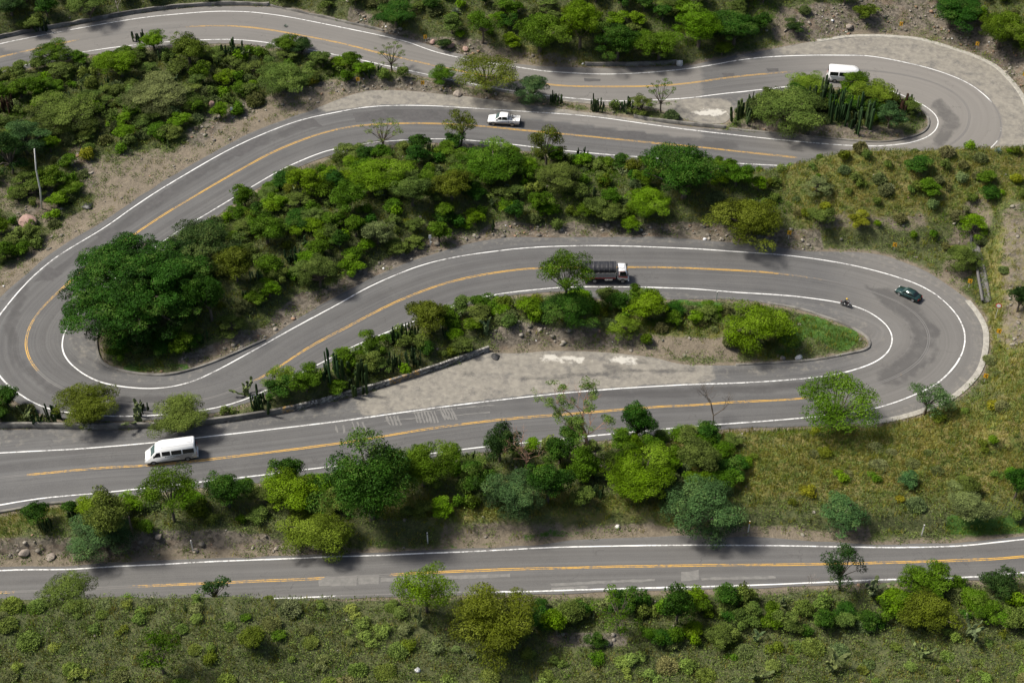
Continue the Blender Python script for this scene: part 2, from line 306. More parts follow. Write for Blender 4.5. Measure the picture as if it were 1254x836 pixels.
def m_asphalt(lift=0.0):
    m, nt, b = newmat('asphalt')
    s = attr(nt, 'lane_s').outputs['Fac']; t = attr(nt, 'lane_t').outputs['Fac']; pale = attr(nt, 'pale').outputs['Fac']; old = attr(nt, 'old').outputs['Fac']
    cx = nt.nodes.new('ShaderNodeCombineXYZ')
    nt.links.new(mth(nt, 'MULTIPLY', s, 0.035), cx.inputs[0]); nt.links.new(mth(nt, 'MULTIPLY', t, 1.1), cx.inputs[1])
    band = noise(nt, 1.0, 5, cx.outputs[0], 0.55)
    cx2 = nt.nodes.new('ShaderNodeCombineXYZ')
    nt.links.new(mth(nt, 'MULTIPLY', s, 0.14), cx2.inputs[0]); nt.links.new(mth(nt, 'MULTIPLY', t, 4.5), cx2.inputs[1])
    band2 = noise(nt, 1.0, 3, cx2.outputs[0], 0.6)
    n1 = noise(nt, 0.22, 4); n2 = noise(nt, 1.3, 5); n3 = noise(nt, 9.0, 3, rough=0.8)
    c = mixc(nt, ramp(nt, band, [(0.33, 0), (0.66, 1)]), (0.036, 0.0367, 0.0385), (0.086, 0.086, 0.087))
    c = mixc(nt, ramp(nt, band2, [(0.42, 0.0), (0.72, 0.6)]), c, (0.060, 0.058, 0.057))
    c = mixc(nt, ramp(nt, n1, [(0.35, 0), (0.7, 0.5)]), c, (0.106, 0.105, 0.101))
    # two darker wheel-polished lanes where the tyres run
    at = mth(nt, 'ABSOLUTE', t); w = mth(nt, 'ABSOLUTE', mth(nt, 'SUBTRACT', at, 2.3)); w = ramp(nt, mth(nt, 'DIVIDE', w, 2.4), [(0.15, 0.36), (0.75, 0.0)])
    w = mth(nt, 'MULTIPLY', w, ramp(nt, band, [(0.3, 1.0), (0.7, 0.3)]))
    c = mixc(nt, w, c, (0.055, 0.053, 0.052))
    cx3 = nt.nodes.new('ShaderNodeCombineXYZ'); nt.links.new(mth(nt, 'MULTIPLY', s, 0.012), cx3.inputs[0]); nt.links.new(mth(nt, 'MULTIPLY', t, 2.4), cx3.inputs[1])
    b3 = noise(nt, 1.0, 4, cx3.outputs[0], 0.7); c = mixc(nt, ramp(nt, b3, [(0.50, 0.0), (0.62, 0.5)]), c, (0.052, 0.050, 0.049)); c = mixc(nt, ramp(nt, b3, [(0.34, 0.45), (0.46, 0.0)]), c, (0.120, 0.118, 0.114))
    c = mixc(nt, old, c, mixc(nt, band, (0.150, 0.139, 0.124), (0.235, 0.217, 0.192)))  # paler asphalt: ageing plus sunlit brightness painted into the colour
    pl = mixc(nt, ramp(nt, n2, [(0.3, 0), (0.7, 1)]), (0.150, 0.138, 0.115), (0.255, 0.234, 0.192))
    st = noise(nt, 0.55, 6, rough=0.75)
    pl = mixc(nt, ramp(nt, st, [(0.50, 0), (0.66, 0.8)]), pl, (0.085, 0.08, 0.075))
    f = mth(nt, 'ADD', pale, mth(nt, 'MULTIPLY', mth(nt, 'SUBTRACT', n2, 0.5), 0.5))
    c = mixc(nt, ramp(nt, f, [(0.35, 0), (0.6, 1)]), c, pl)
    c = mixc(nt, ramp(nt, n3, [(0.3, 0.0), (0.75, 0.35)]), c, (0.18, 0.174, 0.163))
    c = mixc(nt, ramp(nt, mth(nt, 'ADD', attr(nt, 'wst').outputs['Fac'], mth(nt, 'MULTIPLY', mth(nt, 'SUBTRACT', n2, 0.5), 1.6)), [(0.45, 0), (0.75, 0.75)]), c, (0.50, 0.48, 0.43))
    c = mixc(nt, ramp(nt, mth(nt, 'ADD', attr(nt, 'dst').outputs['Fac'], mth(nt, 'MULTIPLY', mth(nt, 'SUBTRACT', st, 0.5), 2.0)), [(0.35, 0), (1.25, 0.62)]), c, (0.045, 0.043, 0.042))
    # cracks
    v = nt.nodes.new('ShaderNodeTexVoronoi'); v.feature = 'DISTANCE_TO_EDGE'; v.inputs['Scale'].default_value = 0.16
    g = nt.nodes.new('ShaderNodeNewGeometry'); wv = nt.nodes.new('ShaderNodeVectorMath'); wv.operation = 'ADD'
    nn = nt.nodes.new('ShaderNodeTexNoise'); nn.inputs['Scale'].default_value = 0.5; nn.inputs['Detail'].default_value = 5
    nt.links.new(g.outputs['Position'], nn.inputs['Vector']); sc_ = nt.nodes.new('ShaderNodeVectorMath'); sc_.operation = 'SCALE'; sc_.inputs['Scale'].default_value = 4.0
    nt.links.new(nn.outputs['Color'], sc_.inputs[0]); nt.links.new(g.outputs['Position'], wv.inputs[0]); nt.links.new(sc_.outputs[0], wv.inputs[1]); nt.links.new(wv.outputs[0], v.inputs['Vector'])
    cr = ramp(nt, v.outputs['Distance'], [(0.0, 0.5), (0.010, 0.0)]); cr = mth(nt, 'MULTIPLY', cr, ramp(nt, n1, [(0.48, 0), (0.6, 1)]))
    c = mixc(nt, cr, c, (0.035, 0.034, 0.033))
    nt.links.new(c, b.inputs['Base Color']); b.inputs['Roughness'].default_value = 0.85
    bp = nt.nodes.new('ShaderNodeBump'); bp.inputs['Strength'].default_value = 0.35; bp.inputs['Distance'].default_value = 0.05
    nt.links.new(n3, bp.inputs['Height']); nt.links.new(bp.outputs[0], b.inputs['Normal'])
    return m
def m_paint(name, col, wear=0.5, base=(0.13, 0.125, 0.118)):
    m, nt, b = newmat(name); n = noise(nt, 2.2, 6, rough=0.8); n2 = noise(nt, 0.18, 2); fd = attr(nt, 'fade').outputs['Fac']
    f = mth(nt, 'ADD', mth(nt, 'SUBTRACT', n, fd), mth(nt, 'MULTIPLY', mth(nt, 'SUBTRACT', n2, 0.5), 0.5))
    c = mixc(nt, ramp(nt, f, [(wear-0.28, 0.0), (wear-0.08, 1.0)]), base, mixc(nt, n, tuple(x*0.8 for x in col), col))
    nt.links.new(c, b.inputs['Base Color']); b.inputs['Roughness'].default_value = 0.6; return m
def m_patch(name, a, c2, sc=1.2):
    m, nt, b = newmat(name); n = noise(nt, sc, 6, rough=0.75)
    nt.links.new(mixc(nt, ramp(nt, n, [(0.3, 0), (0.7, 1)]), a, c2), b.inputs['Base Color']); b.inputs['Roughness'].default_value = 0.85; return m
def m_leaf(name, transl=0.14):
    m, nt, b = newmat(name); oi = nt.nodes.new('ShaderNodeObjectInfo'); tn = attr(nt, 'tone').outputs['Fac']
    hs = nt.nodes.new('ShaderNodeHueSaturation'); nt.links.new(oi.outputs['Color'], hs.inputs['Color'])
    nt.links.new(mth(nt, 'ADD', 0.488, mth(nt, 'MULTIPLY', oi.outputs['Random'], 0.02)), hs.inputs['Hue'])
    nt.links.new(mth(nt, 'ADD', 0.30, mth(nt, 'MULTIPLY', tn, 1.2)), hs.inputs['Value'])
    hs.inputs['Saturation'].default_value = 1.08
    c = mixc(nt, ramp(nt, tn, [(0.75, 0), (1.0, 0.35)]), hs.outputs[0], (0.16, 0.17, 0.045))
    nt.links.new(c, b.inputs['Base Color']); b.inputs['Roughness'].default_value = 0.7; b.inputs['Specular IOR Level'].default_value = 0.12
    tr = nt.nodes.new('ShaderNodeBsdfTranslucent'); nt.links.new(c, tr.inputs[0]); mx = nt.nodes.new('ShaderNodeMixShader'); mx.inputs[0].default_value = transl
    nt.links.new(b.outputs[0], mx.inputs[1]); nt.links.new(tr.outputs[0], mx.inputs[2]); nt.links.new(mx.outputs[0], nt.nodes['Material Output'].inputs[0])
    return m
def m_cover(name):
    m, nt, b = newmat(name); a = attr(nt, 'Col').outputs['Color']
    nt.links.new(a, b.inputs['Base Color']); b.inputs['Roughness'].default_value = 0.9; b.inputs['Specular IOR Level'].default_value = 0.0
    tr = nt.nodes.new('ShaderNodeBsdfTranslucent'); nt.links.new(a, tr.inputs[0]); mx = nt.nodes.new('ShaderNodeMixShader'); mx.inputs[0].default_value = 0.2
    nt.links.new(b.outputs[0], mx.inputs[1]); nt.links.new(tr.outputs[0], mx.inputs[2]); nt.links.new(mx.outputs[0], nt.nodes['Material Output'].inputs[0])
    return m
def m_wall(name, painted):
    m, nt, b = newmat(name); s = attr(nt, 'ws').outputs['Fac']; z = attr(nt, 'wz').outputs['Fac']; n = noise(nt, 2.5, 6, rough=0.8); n2 = noise(nt, 0.5, 3)
    conc = mixc(nt, n, (0.10, 0.095, 0.085), (0.26, 0.245, 0.215))
    conc = mixc(nt, ramp(nt, n2, [(0.45, 0), (0.6, 0.7)]), conc, (0.055, 0.052, 0.048))
    if painted:
        cv = nt.nodes.new('ShaderNodeCombineXYZ'); nt.links.new(mth(nt, 'MULTIPLY', s, 1.5), cv.inputs[0]); nt.links.new(mth(nt, 'MULTIPLY', z, 2.6), cv.inputs[1])
        blk = ramp(nt, noise(nt, 1.0, 3, cv.outputs[0], 0.7), [(0.485, 0), (0.51, 1)])
        cx = nt.nodes.new('ShaderNodeCombineXYZ'); nt.links.new(mth(nt, 'MULTIPLY', s, 0.13), cx.inputs[0])
        zn = noise(nt, 1.0, 1, cx.outputs[0]); col = mixc(nt, ramp(nt, zn, [(0.58, 0), (0.60, 1)]), (0.42, 0.41, 0.37), (0.50, 0.28, 0.05))
        stripes = mixc(nt, blk, col, (0.03, 0.03, 0.03))
        cov = mth(nt, 'MULTIPLY', ramp(nt, n, [(0.44, 0), (0.56, 0.85)]), attr(nt, 'pt').outputs['Fac'])
        conc = mixc(nt, cov, conc, stripes)
    nt.links.new(conc, b.inputs['Base Color']); b.inputs['Roughness'].default_value = 0.9; return m

M_GROUND = m_ground(); M_ASPH = m_asphalt()
M_WHITE = m_paint('white_road_paint', (0.74, 0.74, 0.72), 0.60); M_YELLOW = m_paint('yellow_road_paint', (0.60, 0.345, 0.055), 0.62)
M_DPATCH = m_patch('dark_asphalt_patch', (0.048, 0.046, 0.046), (0.082, 0.079, 0.077)); M_LPATCH = m_patch('pale_asphalt_patch', (0.115, 0.112, 0.106), (0.19, 0.184, 0.17))
M_CONC = m_patch('weathered_concrete', (0.19, 0.18, 0.155), (0.40, 0.38, 0.33), 2.0); M_KERB = m_wall('kerb_concrete', False); M_PWALL = m_wall('painted_wall', True)
M_LEAF = m_leaf('leaf'); M_COVER = m_cover('ground_cover')
M_BARK = plain('bark', (0.10, 0.08, 0.06), 0.9, 0, 0.4, 6); M_RBARK = plain('red_bark', (0.26, 0.15, 0.095), 0.8, 0, 0.3, 6); M_GBARK = plain('grey_dead_wood', (0.24, 0.21, 0.18), 0.9, 0, 0.3, 6)
M_ROCK = m_patch('rock', (0.12, 0.10, 0.085), (0.34, 0.29, 0.24), 1.5); M_PINK = m_patch('pink_rock', (0.24, 0.15, 0.12), (0.36, 0.24, 0.2), 1.5); M_WROCK = m_patch('white_rock', (0.5, 0.48, 0.44), (0.72, 0.7, 0.66), 1.5)

# ------------------------------------------------------------------ terrain mesh
nx, ny = len(gx), len(gy)
V = np.stack([GX, GY, TZ], -1).reshape(-1, 3)
ii = (np.arange(ny-1)[:, None]*nx + np.arange(nx-1)[None]).ravel()
Fq = np.stack([ii, ii+1, ii+nx+1, ii+nx], 1)
me = mesh_np('terrain', V, Fq, True)
cattr(me, 'zones', np.stack([dirtM.ravel(), grnM.ravel(), rubM.ravel()], 1)); fattr(me, 'dry', dryM.ravel())
tag(link('terrain', me, M_GROUND), kind='structure')

# ------------------------------------------------------------------ pavements
def pavement(name, poly, lane_poly, centre, old_sunlit_fun):
    x0, y0 = poly.min(0); x1, y1 = poly.max(0)
    X, Y = np.meshgrid(np.arange(x0, x1, 0.8), np.arange(y0, y1, 0.8)); X = X + (np.arange(X.shape[0]) % 2)[:, None]*0.4
    ins = inpoly(X, Y, poly); P = np.stack([X[ins], Y[ins]], 1)
    k = kd_of(poly); dd = np.array([k.find((a, b, 0))[2] for a, b in P]); P = P[dd > 0.45]
    n = len(poly); allp = np.vstack([poly, P])
    r = delaunay_2d_cdt([Vector(p) for p in allp], [(i, (i+1) % n) for i in range(n)], [], 1, 1e-5)
    vs_ = np.array([(v.x, v.y) for v in r[0]]); F = np.array([f for f in r[2] if len(f) == 3])
    Zs = Bz(vs_[:, 0], vs_[:, 1]); m = mesh_np(name, np.column_stack([vs_, Zs]), F, True)
    # skirt so that the slab has a real edge
    kc = kd_of(centre); s_ = np.concatenate([[0], np.cumsum(np.linalg.norm(np.diff(centre, axis=0), axis=1))])
    Tn = np.gradient(centre, axis=0); Tn /= np.linalg.norm(Tn, axis=1)[:, None]
    ls = []; lt = []
    for p in vs_:
        _, i, d = kc.find((p[0], p[1], 0)); q = p - centre[i]; ls.append(s_[i] + q @ Tn[i]); lt.append(Tn[i][0]*q[1]-Tn[i][1]*q[0])
    fattr(m, 'lane_s', ls); fattr(m, 'lane_t', lt)
    il = inpoly(vs_[:, 0], vs_[:, 1], lane_poly); kl = kd_of(lane_poly); dl = np.array([kl.find((a, b, 0))[2] for a, b in vs_])
    u, v, _ = proj(vs_[:, 0], vs_[:, 1], Zs)
    pk = np.full(len(u), 0.36); 
    for pts, r in [([(470,490),(560,470),(650,455),(840,458)], 34), ([(400,122),(560,120),(780,148)], 16), ([(760,126),(880,140)], 20), ([(980,56),(1120,58),(1200,85),(1245,130),(1240,180)], 26)]: pk = np.maximum(pk, nearline(u, v, pts, r))
    fattr(m, 'pale', np.where(il, 0, np.clip(0.25+dl/1.3, 0, 1)*pk)); fattr(m, 'old', old_sunlit_fun(u, v))
    wst = np.zeros(len(u)); dst = np.zeros(len(u))
    for a, b, ru, rv in [(673,438,17,6),(765,441,22,6),(700,440,30,5),(870,138,30,6)]: wst = np.maximum(wst, np.clip(1.25-np.hypot((u-a)/ru, (v-b)/rv), 0, 1))
    for pts, r in [([(640,464),(680,462),(760,455),(860,451)], 3.2), ([(742,447),(752,451),(770,454)], 4.5), ([(784,444),(794,444)], 3.5), ([(570,456),(580,457)], 3), ([(480,468),(497,474)], 3), ([(604,437),(612,436)], 6),
                   ([(1085,362),(1120,385),(1132,410),(1120,440),(1085,462)], 13), ([(1062,352),(1105,375),(1150,405),(1140,440),(1100,470)], 4), ([(30,350),(12,400),(20,440),(60,475),(130,492),(220,490)], 7), ([(60,340),(130,290),(220,228),(300,180),(380,152)], 6), ([(640,152),(900,180)], 6), ([(700,485),(900,478),(1030,468)], 6), ([(1150,130),(1168,150),(1150,172)], 9), ([(470,140),(560,143)], 8)]: dst = np.maximum(dst, nearline(u, v, pts, r))
    fattr(m, 'wst', wst); fattr(m, 'dst', dst)
    tag(link(name, m, M_ASPH), kind='structure')
    n2 = len(poly); zb = Bz(poly[:, 0], poly[:, 1]); SV = np.vstack([np.column_stack([poly, zb]), np.column_stack([poly, zb-0.35])])
    q = np.arange(n2); SF = np.stack([q, (q+1) % n2, (q+1) % n2+n2, q+n2], 1)
    tag(link(name+'_edge', mesh_np(name+'_edge', SV, SF), M_KERB), kind='structure')
def old_sunlit_A(u, v):
    o = 0.75*sstep(860, 1080, u)*(v < 235)*(1-sstep(172, 205, v)) + 0.5*(v < 60+0.13*u)*(u < 860) + 0.35*sstep(990, 1090, u)*(v > 290)  # older stretches; top right also lightened to paint in its bright sun
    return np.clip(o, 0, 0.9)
pavement('road', POLY_A, LANE_A, yc, old_sunlit_A)
pavement('lower_road', POLY_B, LANE_B, l1y, lambda u, v: 0.12+0*u)
def ribbon(line, width, off=0.0, z=0.012, a=None, b=None, fade=None):
    Tn = np.gradient(line, axis=0); Tn /= np.linalg.norm(Tn, axis=1)[:, None]; Nn = np.stack([-Tn[:, 1], Tn[:, 0]], 1)
    n = len(line); q_ = np.arange(n)*0.6; wb = ((vnoise(q_/5, q_*0+off*10+2)-0.5)*0.06+(vnoise(q_/1.3, q_*0+7)-0.5)*0.025)[:, None]; ww = width*(0.82+0.36*vnoise(q_/2.2, q_*0+off*7+11))[:, None]
    L = line + Nn*(off+wb+ww/2); Q = line + Nn*(off+wb-ww/2)
    V = np.vstack([np.column_stack([L, Bz(L[:, 0], L[:, 1])+z]), np.column_stack([Q, Bz(Q[:, 0], Q[:, 1])+z])])
    i = np.arange(n-1); F = np.stack([i, i+1, i+n+1, i+n], 1)
    if fade is None: fade = np.zeros(n)
    return V, F, np.concatenate([fade, fade])
def join(parts):
    V = []; F = []; A = []; o = 0
    for v, f, a in parts: V.append(v); F.append(f+o); A.append(a); o += len(v)
    return np.vstack(V), np.vstack(F), np.concatenate(A)
def marking(name, parts, mat):
    V, F, A = join(parts); m = mesh_np(name, V, F[:, ::-1]); fattr(m, 'fade', A); tag(link(name, m, mat), kind='structure')
def near_px(line, pts, r):
    z = Bz(line[:, 0], line[:, 1]); u, v, _ = proj(line[:, 0], line[:, 1], z); f = np.zeros(len(line))
    for a, b, rr, k in pts: f = np.maximum(f, k*(1-sstep(rr*0.5, rr, np.hypot(u-a, (v-b)*1.6))))
    return f
marking('road_edge_line', [ribbon(w1, 0.18, fade=near_px(w1, [(1215,150,60,0.22)], 0)), ribbon(w2, 0.18)], M_WHITE)
marking('lower_road_edge_line', [ribbon(l1a, 0.18), ribbon(l1b, 0.19, fade=near_px(l1b, [(500,727,120,0.3)], 0))], M_WHITE)
fy = near_px(yc, [(1030,85,70,0.5),(1140,110,90,0.9),(1180,150,70,0.9),(1040,197,80,0.7),(985,340,40,0.15),(1060,360,70,0.5),(1130,410,90,0.9),(1050,478,70,0.9),(60,475,40,0.4),(130,492,80,0.8),(240,491,70,0.7),(290,478,40,0.35),(-40,590,90,0.6),(160,38,90,0.3)], 0)
marking('road_centre_line', [ribbon(yc, 0.115, 0.11, fade=fy), ribbon(yc, 0.115, -0.11, fade=fy)], M_YELLOW)
fy2 = near_px(l1y, [(90,720,90,0.5),(437,706,46,0.9)], 0)
marking('lower_road_centre_line', [ribbon(l1y, 0.115, 0.11, fade=fy2), ribbon(l1y, 0.115, -0.11, fade=fy2)], M_YELLOW)
def patches(name, polys, mat, z):
    bm = bmesh.new()
    for p in polys:
        w = W2(p); c = []
        for i in range(len(w)):
            a, b = w[i], w[(i+1) % len(w)]; n = max(1, int(np.linalg.norm(b-a)/0.5))
            for k in range(n): q = a+(b-a)*k/n + rng.normal(0, 0.045, 2); c.append(bm.verts.new((q[0], q[1], float(Bz(q[0], q[1]))+z)))
        try: f = bm.faces.new(c); 
        except ValueError: pass
    for f in bm.faces:
        f.normal_update()
        if f.normal.z < 0: f.normal_flip()
    m = bpy.data.meshes.new(name); bm.to_mesh(m); bm.free(); tag(link(name, m, mat), kind='structure')
patches('asphalt_repair_patch', [[(161,261),(208,229),(216,236),(169,264)], [(228,214),(246,206),(253,211),(231,222)], [(275,190),(321,166),(328,172),(295,192)], [(355,154),(382,144),(395,155),(372,157)],
  [(42,345),(57,325),(77,335),(63,341)], [(117,288),(134,279),(147,283),(132,293)], [(702,158),(789,162),(802,171),(702,163)], [(675,152),(690,154),(690,159),(676,157)],
  [(715,96),(735,97),(735,100),(715,100)], [(884,90),(899,90),(899,94),(886,95)], [(938,84),(953,84),(953,88),(941,88)], [(491,135),(530,134),(532,147),(494,149)], [(536,136),(558,134),(561,147),(540,148)], [(432,139),(470,135),(478,147),(436,150)]], M_DPATCH, 0.006)
patches('pale_repair_patch', [[(390,706),(437,704),(437,716),(390,717)], [(439,704),(464,703),(464,714),(439,715)], [(466,707),(625,702),(625,706),(466,712)], [(674,714),(802,708),(802,711),(676,717)], [(676,719),(720,717),(720,720),(676,722)], [(834,700),(856,698),(856,710),(834,711)],
  [(858,707),(950,705),(950,708),(858,710)]], M_LPATCH, 0.006)
sc = []
for x0, x1, y0, y1, k, sl in [(430,449,516,527,3,0.5),(472,490,509,521,4,0.6),(506,535,503,518,7,0.6),(538,555,499,514,5,0.8),(410,428,520,530,2,0.3)]:
    for i in range(k):
        x = x0+(x1-x0)*i/k; sc.append([(x, y0+1), (x+1.9, y0), (x+1.9+sl*8, y1-1), (x+sl*8, y1)])
for x, y, L in [(498,505,60),(560,499,40),(470,515,50),(555,508,45),(585,497,20)]: sc.append([(x,y),(x+L,y-L*0.09),(x+L,y-L*0.09+1.0),(x,y+1.1)])
patches('milled_scrape_marks', sc, M_LPATCH, 0.008)


# ------------------------------------------------------------------ walls, kerbs, gutters (each a thing)
def sweep(name, px, wd, h, mat, label, cat, step=0.5, z0=-0.4, paint=None, jag=0.0, side=0, kind=None):
    L = catmull(W2(px), step); n = len(L)
    Tn = np.gradient(L, axis=0); Tn /= np.linalg.norm(Tn, axis=1)[:, None]; Nn = np.stack([-Tn[:, 1], Tn[:, 0]], 1); L = L+Nn*side
    zb = Bz(L[:, 0], L[:, 1]); hh = h*(1 + jag*(vnoise(np.arange(n)*0.35, np.zeros(n))-0.5)*2)
    rows = [(-wd/2, z0, 0), (-wd/2, 1, 1), (-wd/2+0.03, 1.03, 1), (wd/2-0.03, 1.03, 1), (wd/2, 1, 1), (wd/2, z0, 0)]
    V = []; wz = []
    for o, k, top in rows:
        p = L+Nn*o; z = zb+(hh*k if top else k); V.append(np.column_stack([p, z])); wz.append(np.full(n, h if top else k))
    V = np.vstack(V); F = []
    i = np.arange(n-1)
    for r in range(5): F.append(np.stack([r*n+i, r*n+i+1, (r+1)*n+i+1, (r+1)*n+i], 1))
    F = np.vstack(F); F = np.vstack([F, [[0, n, 4*n, 5*n]], [[n-1, 6*n-1, 5*n-1, 2*n-1]]])
    m = mesh_np(name, V, F); s = np.arange(n)*step; fattr(m, 'ws', np.tile(s, 6)); fattr(m, 'wz', np.concatenate(wz))
    u, v, _ = proj(L[:, 0], L[:, 1], zb); pt = np.zeros(n)
    if paint:
        for a, b_ in paint: pt = np.maximum(pt, ((u > a) & (u < b_))*1.0)
    fattr(m, 'pt', np.tile(pt, 6)); bmf = bmesh.new(); bmf.from_mesh(m); bmesh.ops.recalc_face_normals(bmf, faces=bmf.faces); bmf.to_mesh(m); bmf.free()
    o = link(name, m, mat)
    if kind: tag(o, kind=kind)
    else: tag(o, label, cat)
    return o
WALLP = [(599,431),(584,436),(551,448),(484,470),(420,488),(368,502),(308,513),(234,522),(134,526),(0,525),(-150,530),(-300,540)]
sweep('parapet_wall', [(x, y-2) for x, y in WALLP], 0.34, 0.75, M_PWALL, 'long low parapet wall with peeling black, white and yellow stripes beside the grey lay-by and the white minibus', 'wall', paint=[(345,620),(98,116)], jag=0.05)
sweep('parapet_wall', [(-300,124),(-150,84),(0,47),(85,31),(167,16),(234,8),(285,6),(330,7)], 0.35, 0.6, M_PWALL, 'weathered grey guard wall along the far edge of the topmost road at the upper left', 'wall', jag=0.15)
sweep('parapet_wall', [(330,7),(420,27),(470,38)], 0.3, 0.28, M_KERB, 'broken low stone kerb wall beside the topmost road in front of the orange rubble', 'wall', jag=0.5)
sweep('parapet_wall', [(716,80),(760,80),(800,79),(829,77)], 0.4, 0.55, M_PWALL, 'short grey stone parapet on the far side of the topmost road ending at a white block', 'wall', jag=0.1)
sweep('parapet_wall', [(776,144),(800,148),(834,152),(862,155),(889,157)], 0.34, 0.5, M_PWALL, 'short low parapet beside the second road from the top, left of the cactus island', 'wall', jag=0.08)
sweep('kerb', [(122,400),(118,420),(124,442),(144,453),(181,459),(218,457),(268,441),(325,416)], 0.3, 0.22, M_KERB, 'curved concrete kerb round the foot of the big dark tree in the left hairpin', 'kerb', jag=0.2, side=0.0)
sweep('kerb', [(940,371),(978,378),(1021,392),(1048,404),(1063,415),(1062,427),(1035,434),(985,442),(901,447)], 0.28, 0.18, M_KERB, 'worn kerb round the grassy tip of the island in the right hairpin', 'kerb', jag=0.3)
sweep('kerb', [(1070,110),(1102,118),(1125,132),(1137,147),(1132,161),(1109,170),(1068,174),(985,167),(893,158)], 0.28, 0.2, M_KERB, 'kerb round the cactus island inside the top right hairpin', 'kerb', jag=0.25)
sweep('kerb', [(104,613),(50,618),(0,627),(-150,651),(-300,676)], 0.3, 0.2, M_KERB, 'kerb along the near edge of the road at the lower left below the minibus', 'kerb', jag=0.1)
sweep('drainage_gutter', [(1186,368),(1199,385),(1208,405),(1207,432),(1197,459),(1170,485),(1135,502),(1102,512),(1062,519)], 0.75, 0.07, M_CONC, 'pale concrete gutter curving round the outside of the right hairpin', 'gutter', jag=0.3, side=-0.1)
sweep('concrete_apron', [(1001,50),(1052,44),(1119,47),(1169,60),(1212,77),(1236,97),(1254,122),(1262,150),(1256,178)], 0.8, 0.06, M_CONC, 'pale concrete apron round the outer edge of the top right hairpin', 'apron', jag=0.3)
# steep drain chute on the right slope
def chute():
    a = ground(1193, 292); b = ground(1207, 372); n = 22; L = [a.lerp(b, i/n) for i in range(n+1)]
    root = empty('drain_chute', a); tag(root, 'steep straight concrete drain chute running down to the outside of the right hairpin', 'drain')
    d = (b-a); d.z = 0; d.normalize(); s = Vector((-d.y, d.x, 0)); V = []; F = []
    prof = [(-0.62, 0.0), (-0.60, 0.22), (-0.42, 0.22), (-0.36, -0.12), (0.36, -0.12), (0.42, 0.22), (0.60, 0.22), (0.62, 0.0)]
    for p in L:
        zz = float(T(p.x, p.y))+0.22
        for o, h in prof: V.append(Vector((p.x, p.y, zz+h))+s*o-a)
    k = len(prof)
    for i in range(n):
        for j in range(k-1): F.append((i*k+j, i*k+j+1, (i+1)*k+j+1, (i+1)*k+j))
    m = mesh_np('channel', [tuple(v) for v in V], F); bmf = bmesh.new(); bmf.from_mesh(m); bmesh.ops.solidify(bmf, geom=bmf.faces[:], thickness=0.08); bmesh.ops.recalc_face_normals(bmf, faces=bmf.faces); bmf.to_mesh(m); bmf.free()
    link('channel', m, plain('dark_concrete', (0.11, 0.105, 0.10), 0.9, 0, 0.35, 3), root)
chute()
# ------------------------------------------------------------------ vegetation builders
def unit(v): return v/(np.linalg.norm(v, axis=-1, keepdims=True)+1e-9)
def quads(C, Nn, size, asp=0.55):
    n = len(C); r = unit(rng.normal(size=(n, 3))); t = unit(np.cross(Nn, r)); b = np.cross(Nn, t)
    s = np.asarray(size).reshape(-1, 1)*np.ones((n, 1)); a = t*s*0.5; b = b*s*0.5*asp
    V = np.stack([C-a, C-b*1.0, C+a, C+b*1.0], 1).reshape(-1, 3); return V, np.arange(4*n).reshape(-1, 4)
def leaf_lobes(lobes, leaf, cover=1.5, up=-0.35, inner=0.25):
    """lobes: list of (centre, rx, ry, rz, tone) ; leaves sit in the outer shell of each lobe"""
    Vs = []; Ts = []; Ns = []; S = []
    for c, rx, ry, rz, tone in lobes:
        area = 4*math.pi*((rx*ry)**1.6/3+(rx*rz)**1.6/3+(ry*rz)**1.6/3)**(1/1.6)
        n = max(10, int(area*cover/(leaf*leaf*0.35))); d = unit(rng.normal(size=(n, 3)))
        d = d[d[:, 2] > up - 0.4*rng.random(len(d))]; n = len(d)
        # gaps: remove leaves where a per-lobe noise is low
        ph = rng.random(3)*6; g = np.sin(d[:, 0]*5+ph[0])+np.sin(d[:, 1]*5+ph[1])+np.sin(d[:, 2]*6+ph[2]); d = d[g > -1.5]; n = len(d)
        rad = np.where(rng.random(n) < inner, 0.45+0.4*rng.random(n), 0.84+0.26*rng.random(n)**1.5)[:, None]
        Vs.append(np.asarray(c)+d*rad*[rx, ry, rz]); nn = unit(d*[1/rx, 1/ry, 1/rz])
        Ns.append(unit(nn*0.9+rng.normal(size=(n, 3))*0.55+[0, 0, 0.25])); Ts.append(np.clip(tone+rng.normal(0, 0.13, n), 0, 1)); S.append(leaf*(0.5+0.9*rng.random(n)**1.5))
    C = np.vstack(Vs); V, F = quads(C, np.vstack(Ns), np.concatenate(S)); return V, F, np.repeat(np.concatenate(Ts), 4)
def tube(pts, rad, sides=6):
    V = []; F = []; k = sides
    P = [Vector(p) for p in pts]
    for i, p in enumerate(P):
        d = (P[min(i+1, len(P)-1)]-P[max(i-1, 0)]).normalized(); a = d.orthogonal().normalized(); b = d.cross(a)
        for j in range(k):
            t = 2*math.pi*j/k; V.append(tuple(p+(a*math.cos(t)+b*math.sin(t))*rad[i]))
    for i in range(len(P)-1):
        for j in range(k): F.append((i*k+j, i*k+(j+1) % k, (i+1)*k+(j+1) % k, (i+1)*k+j))
    return V, F
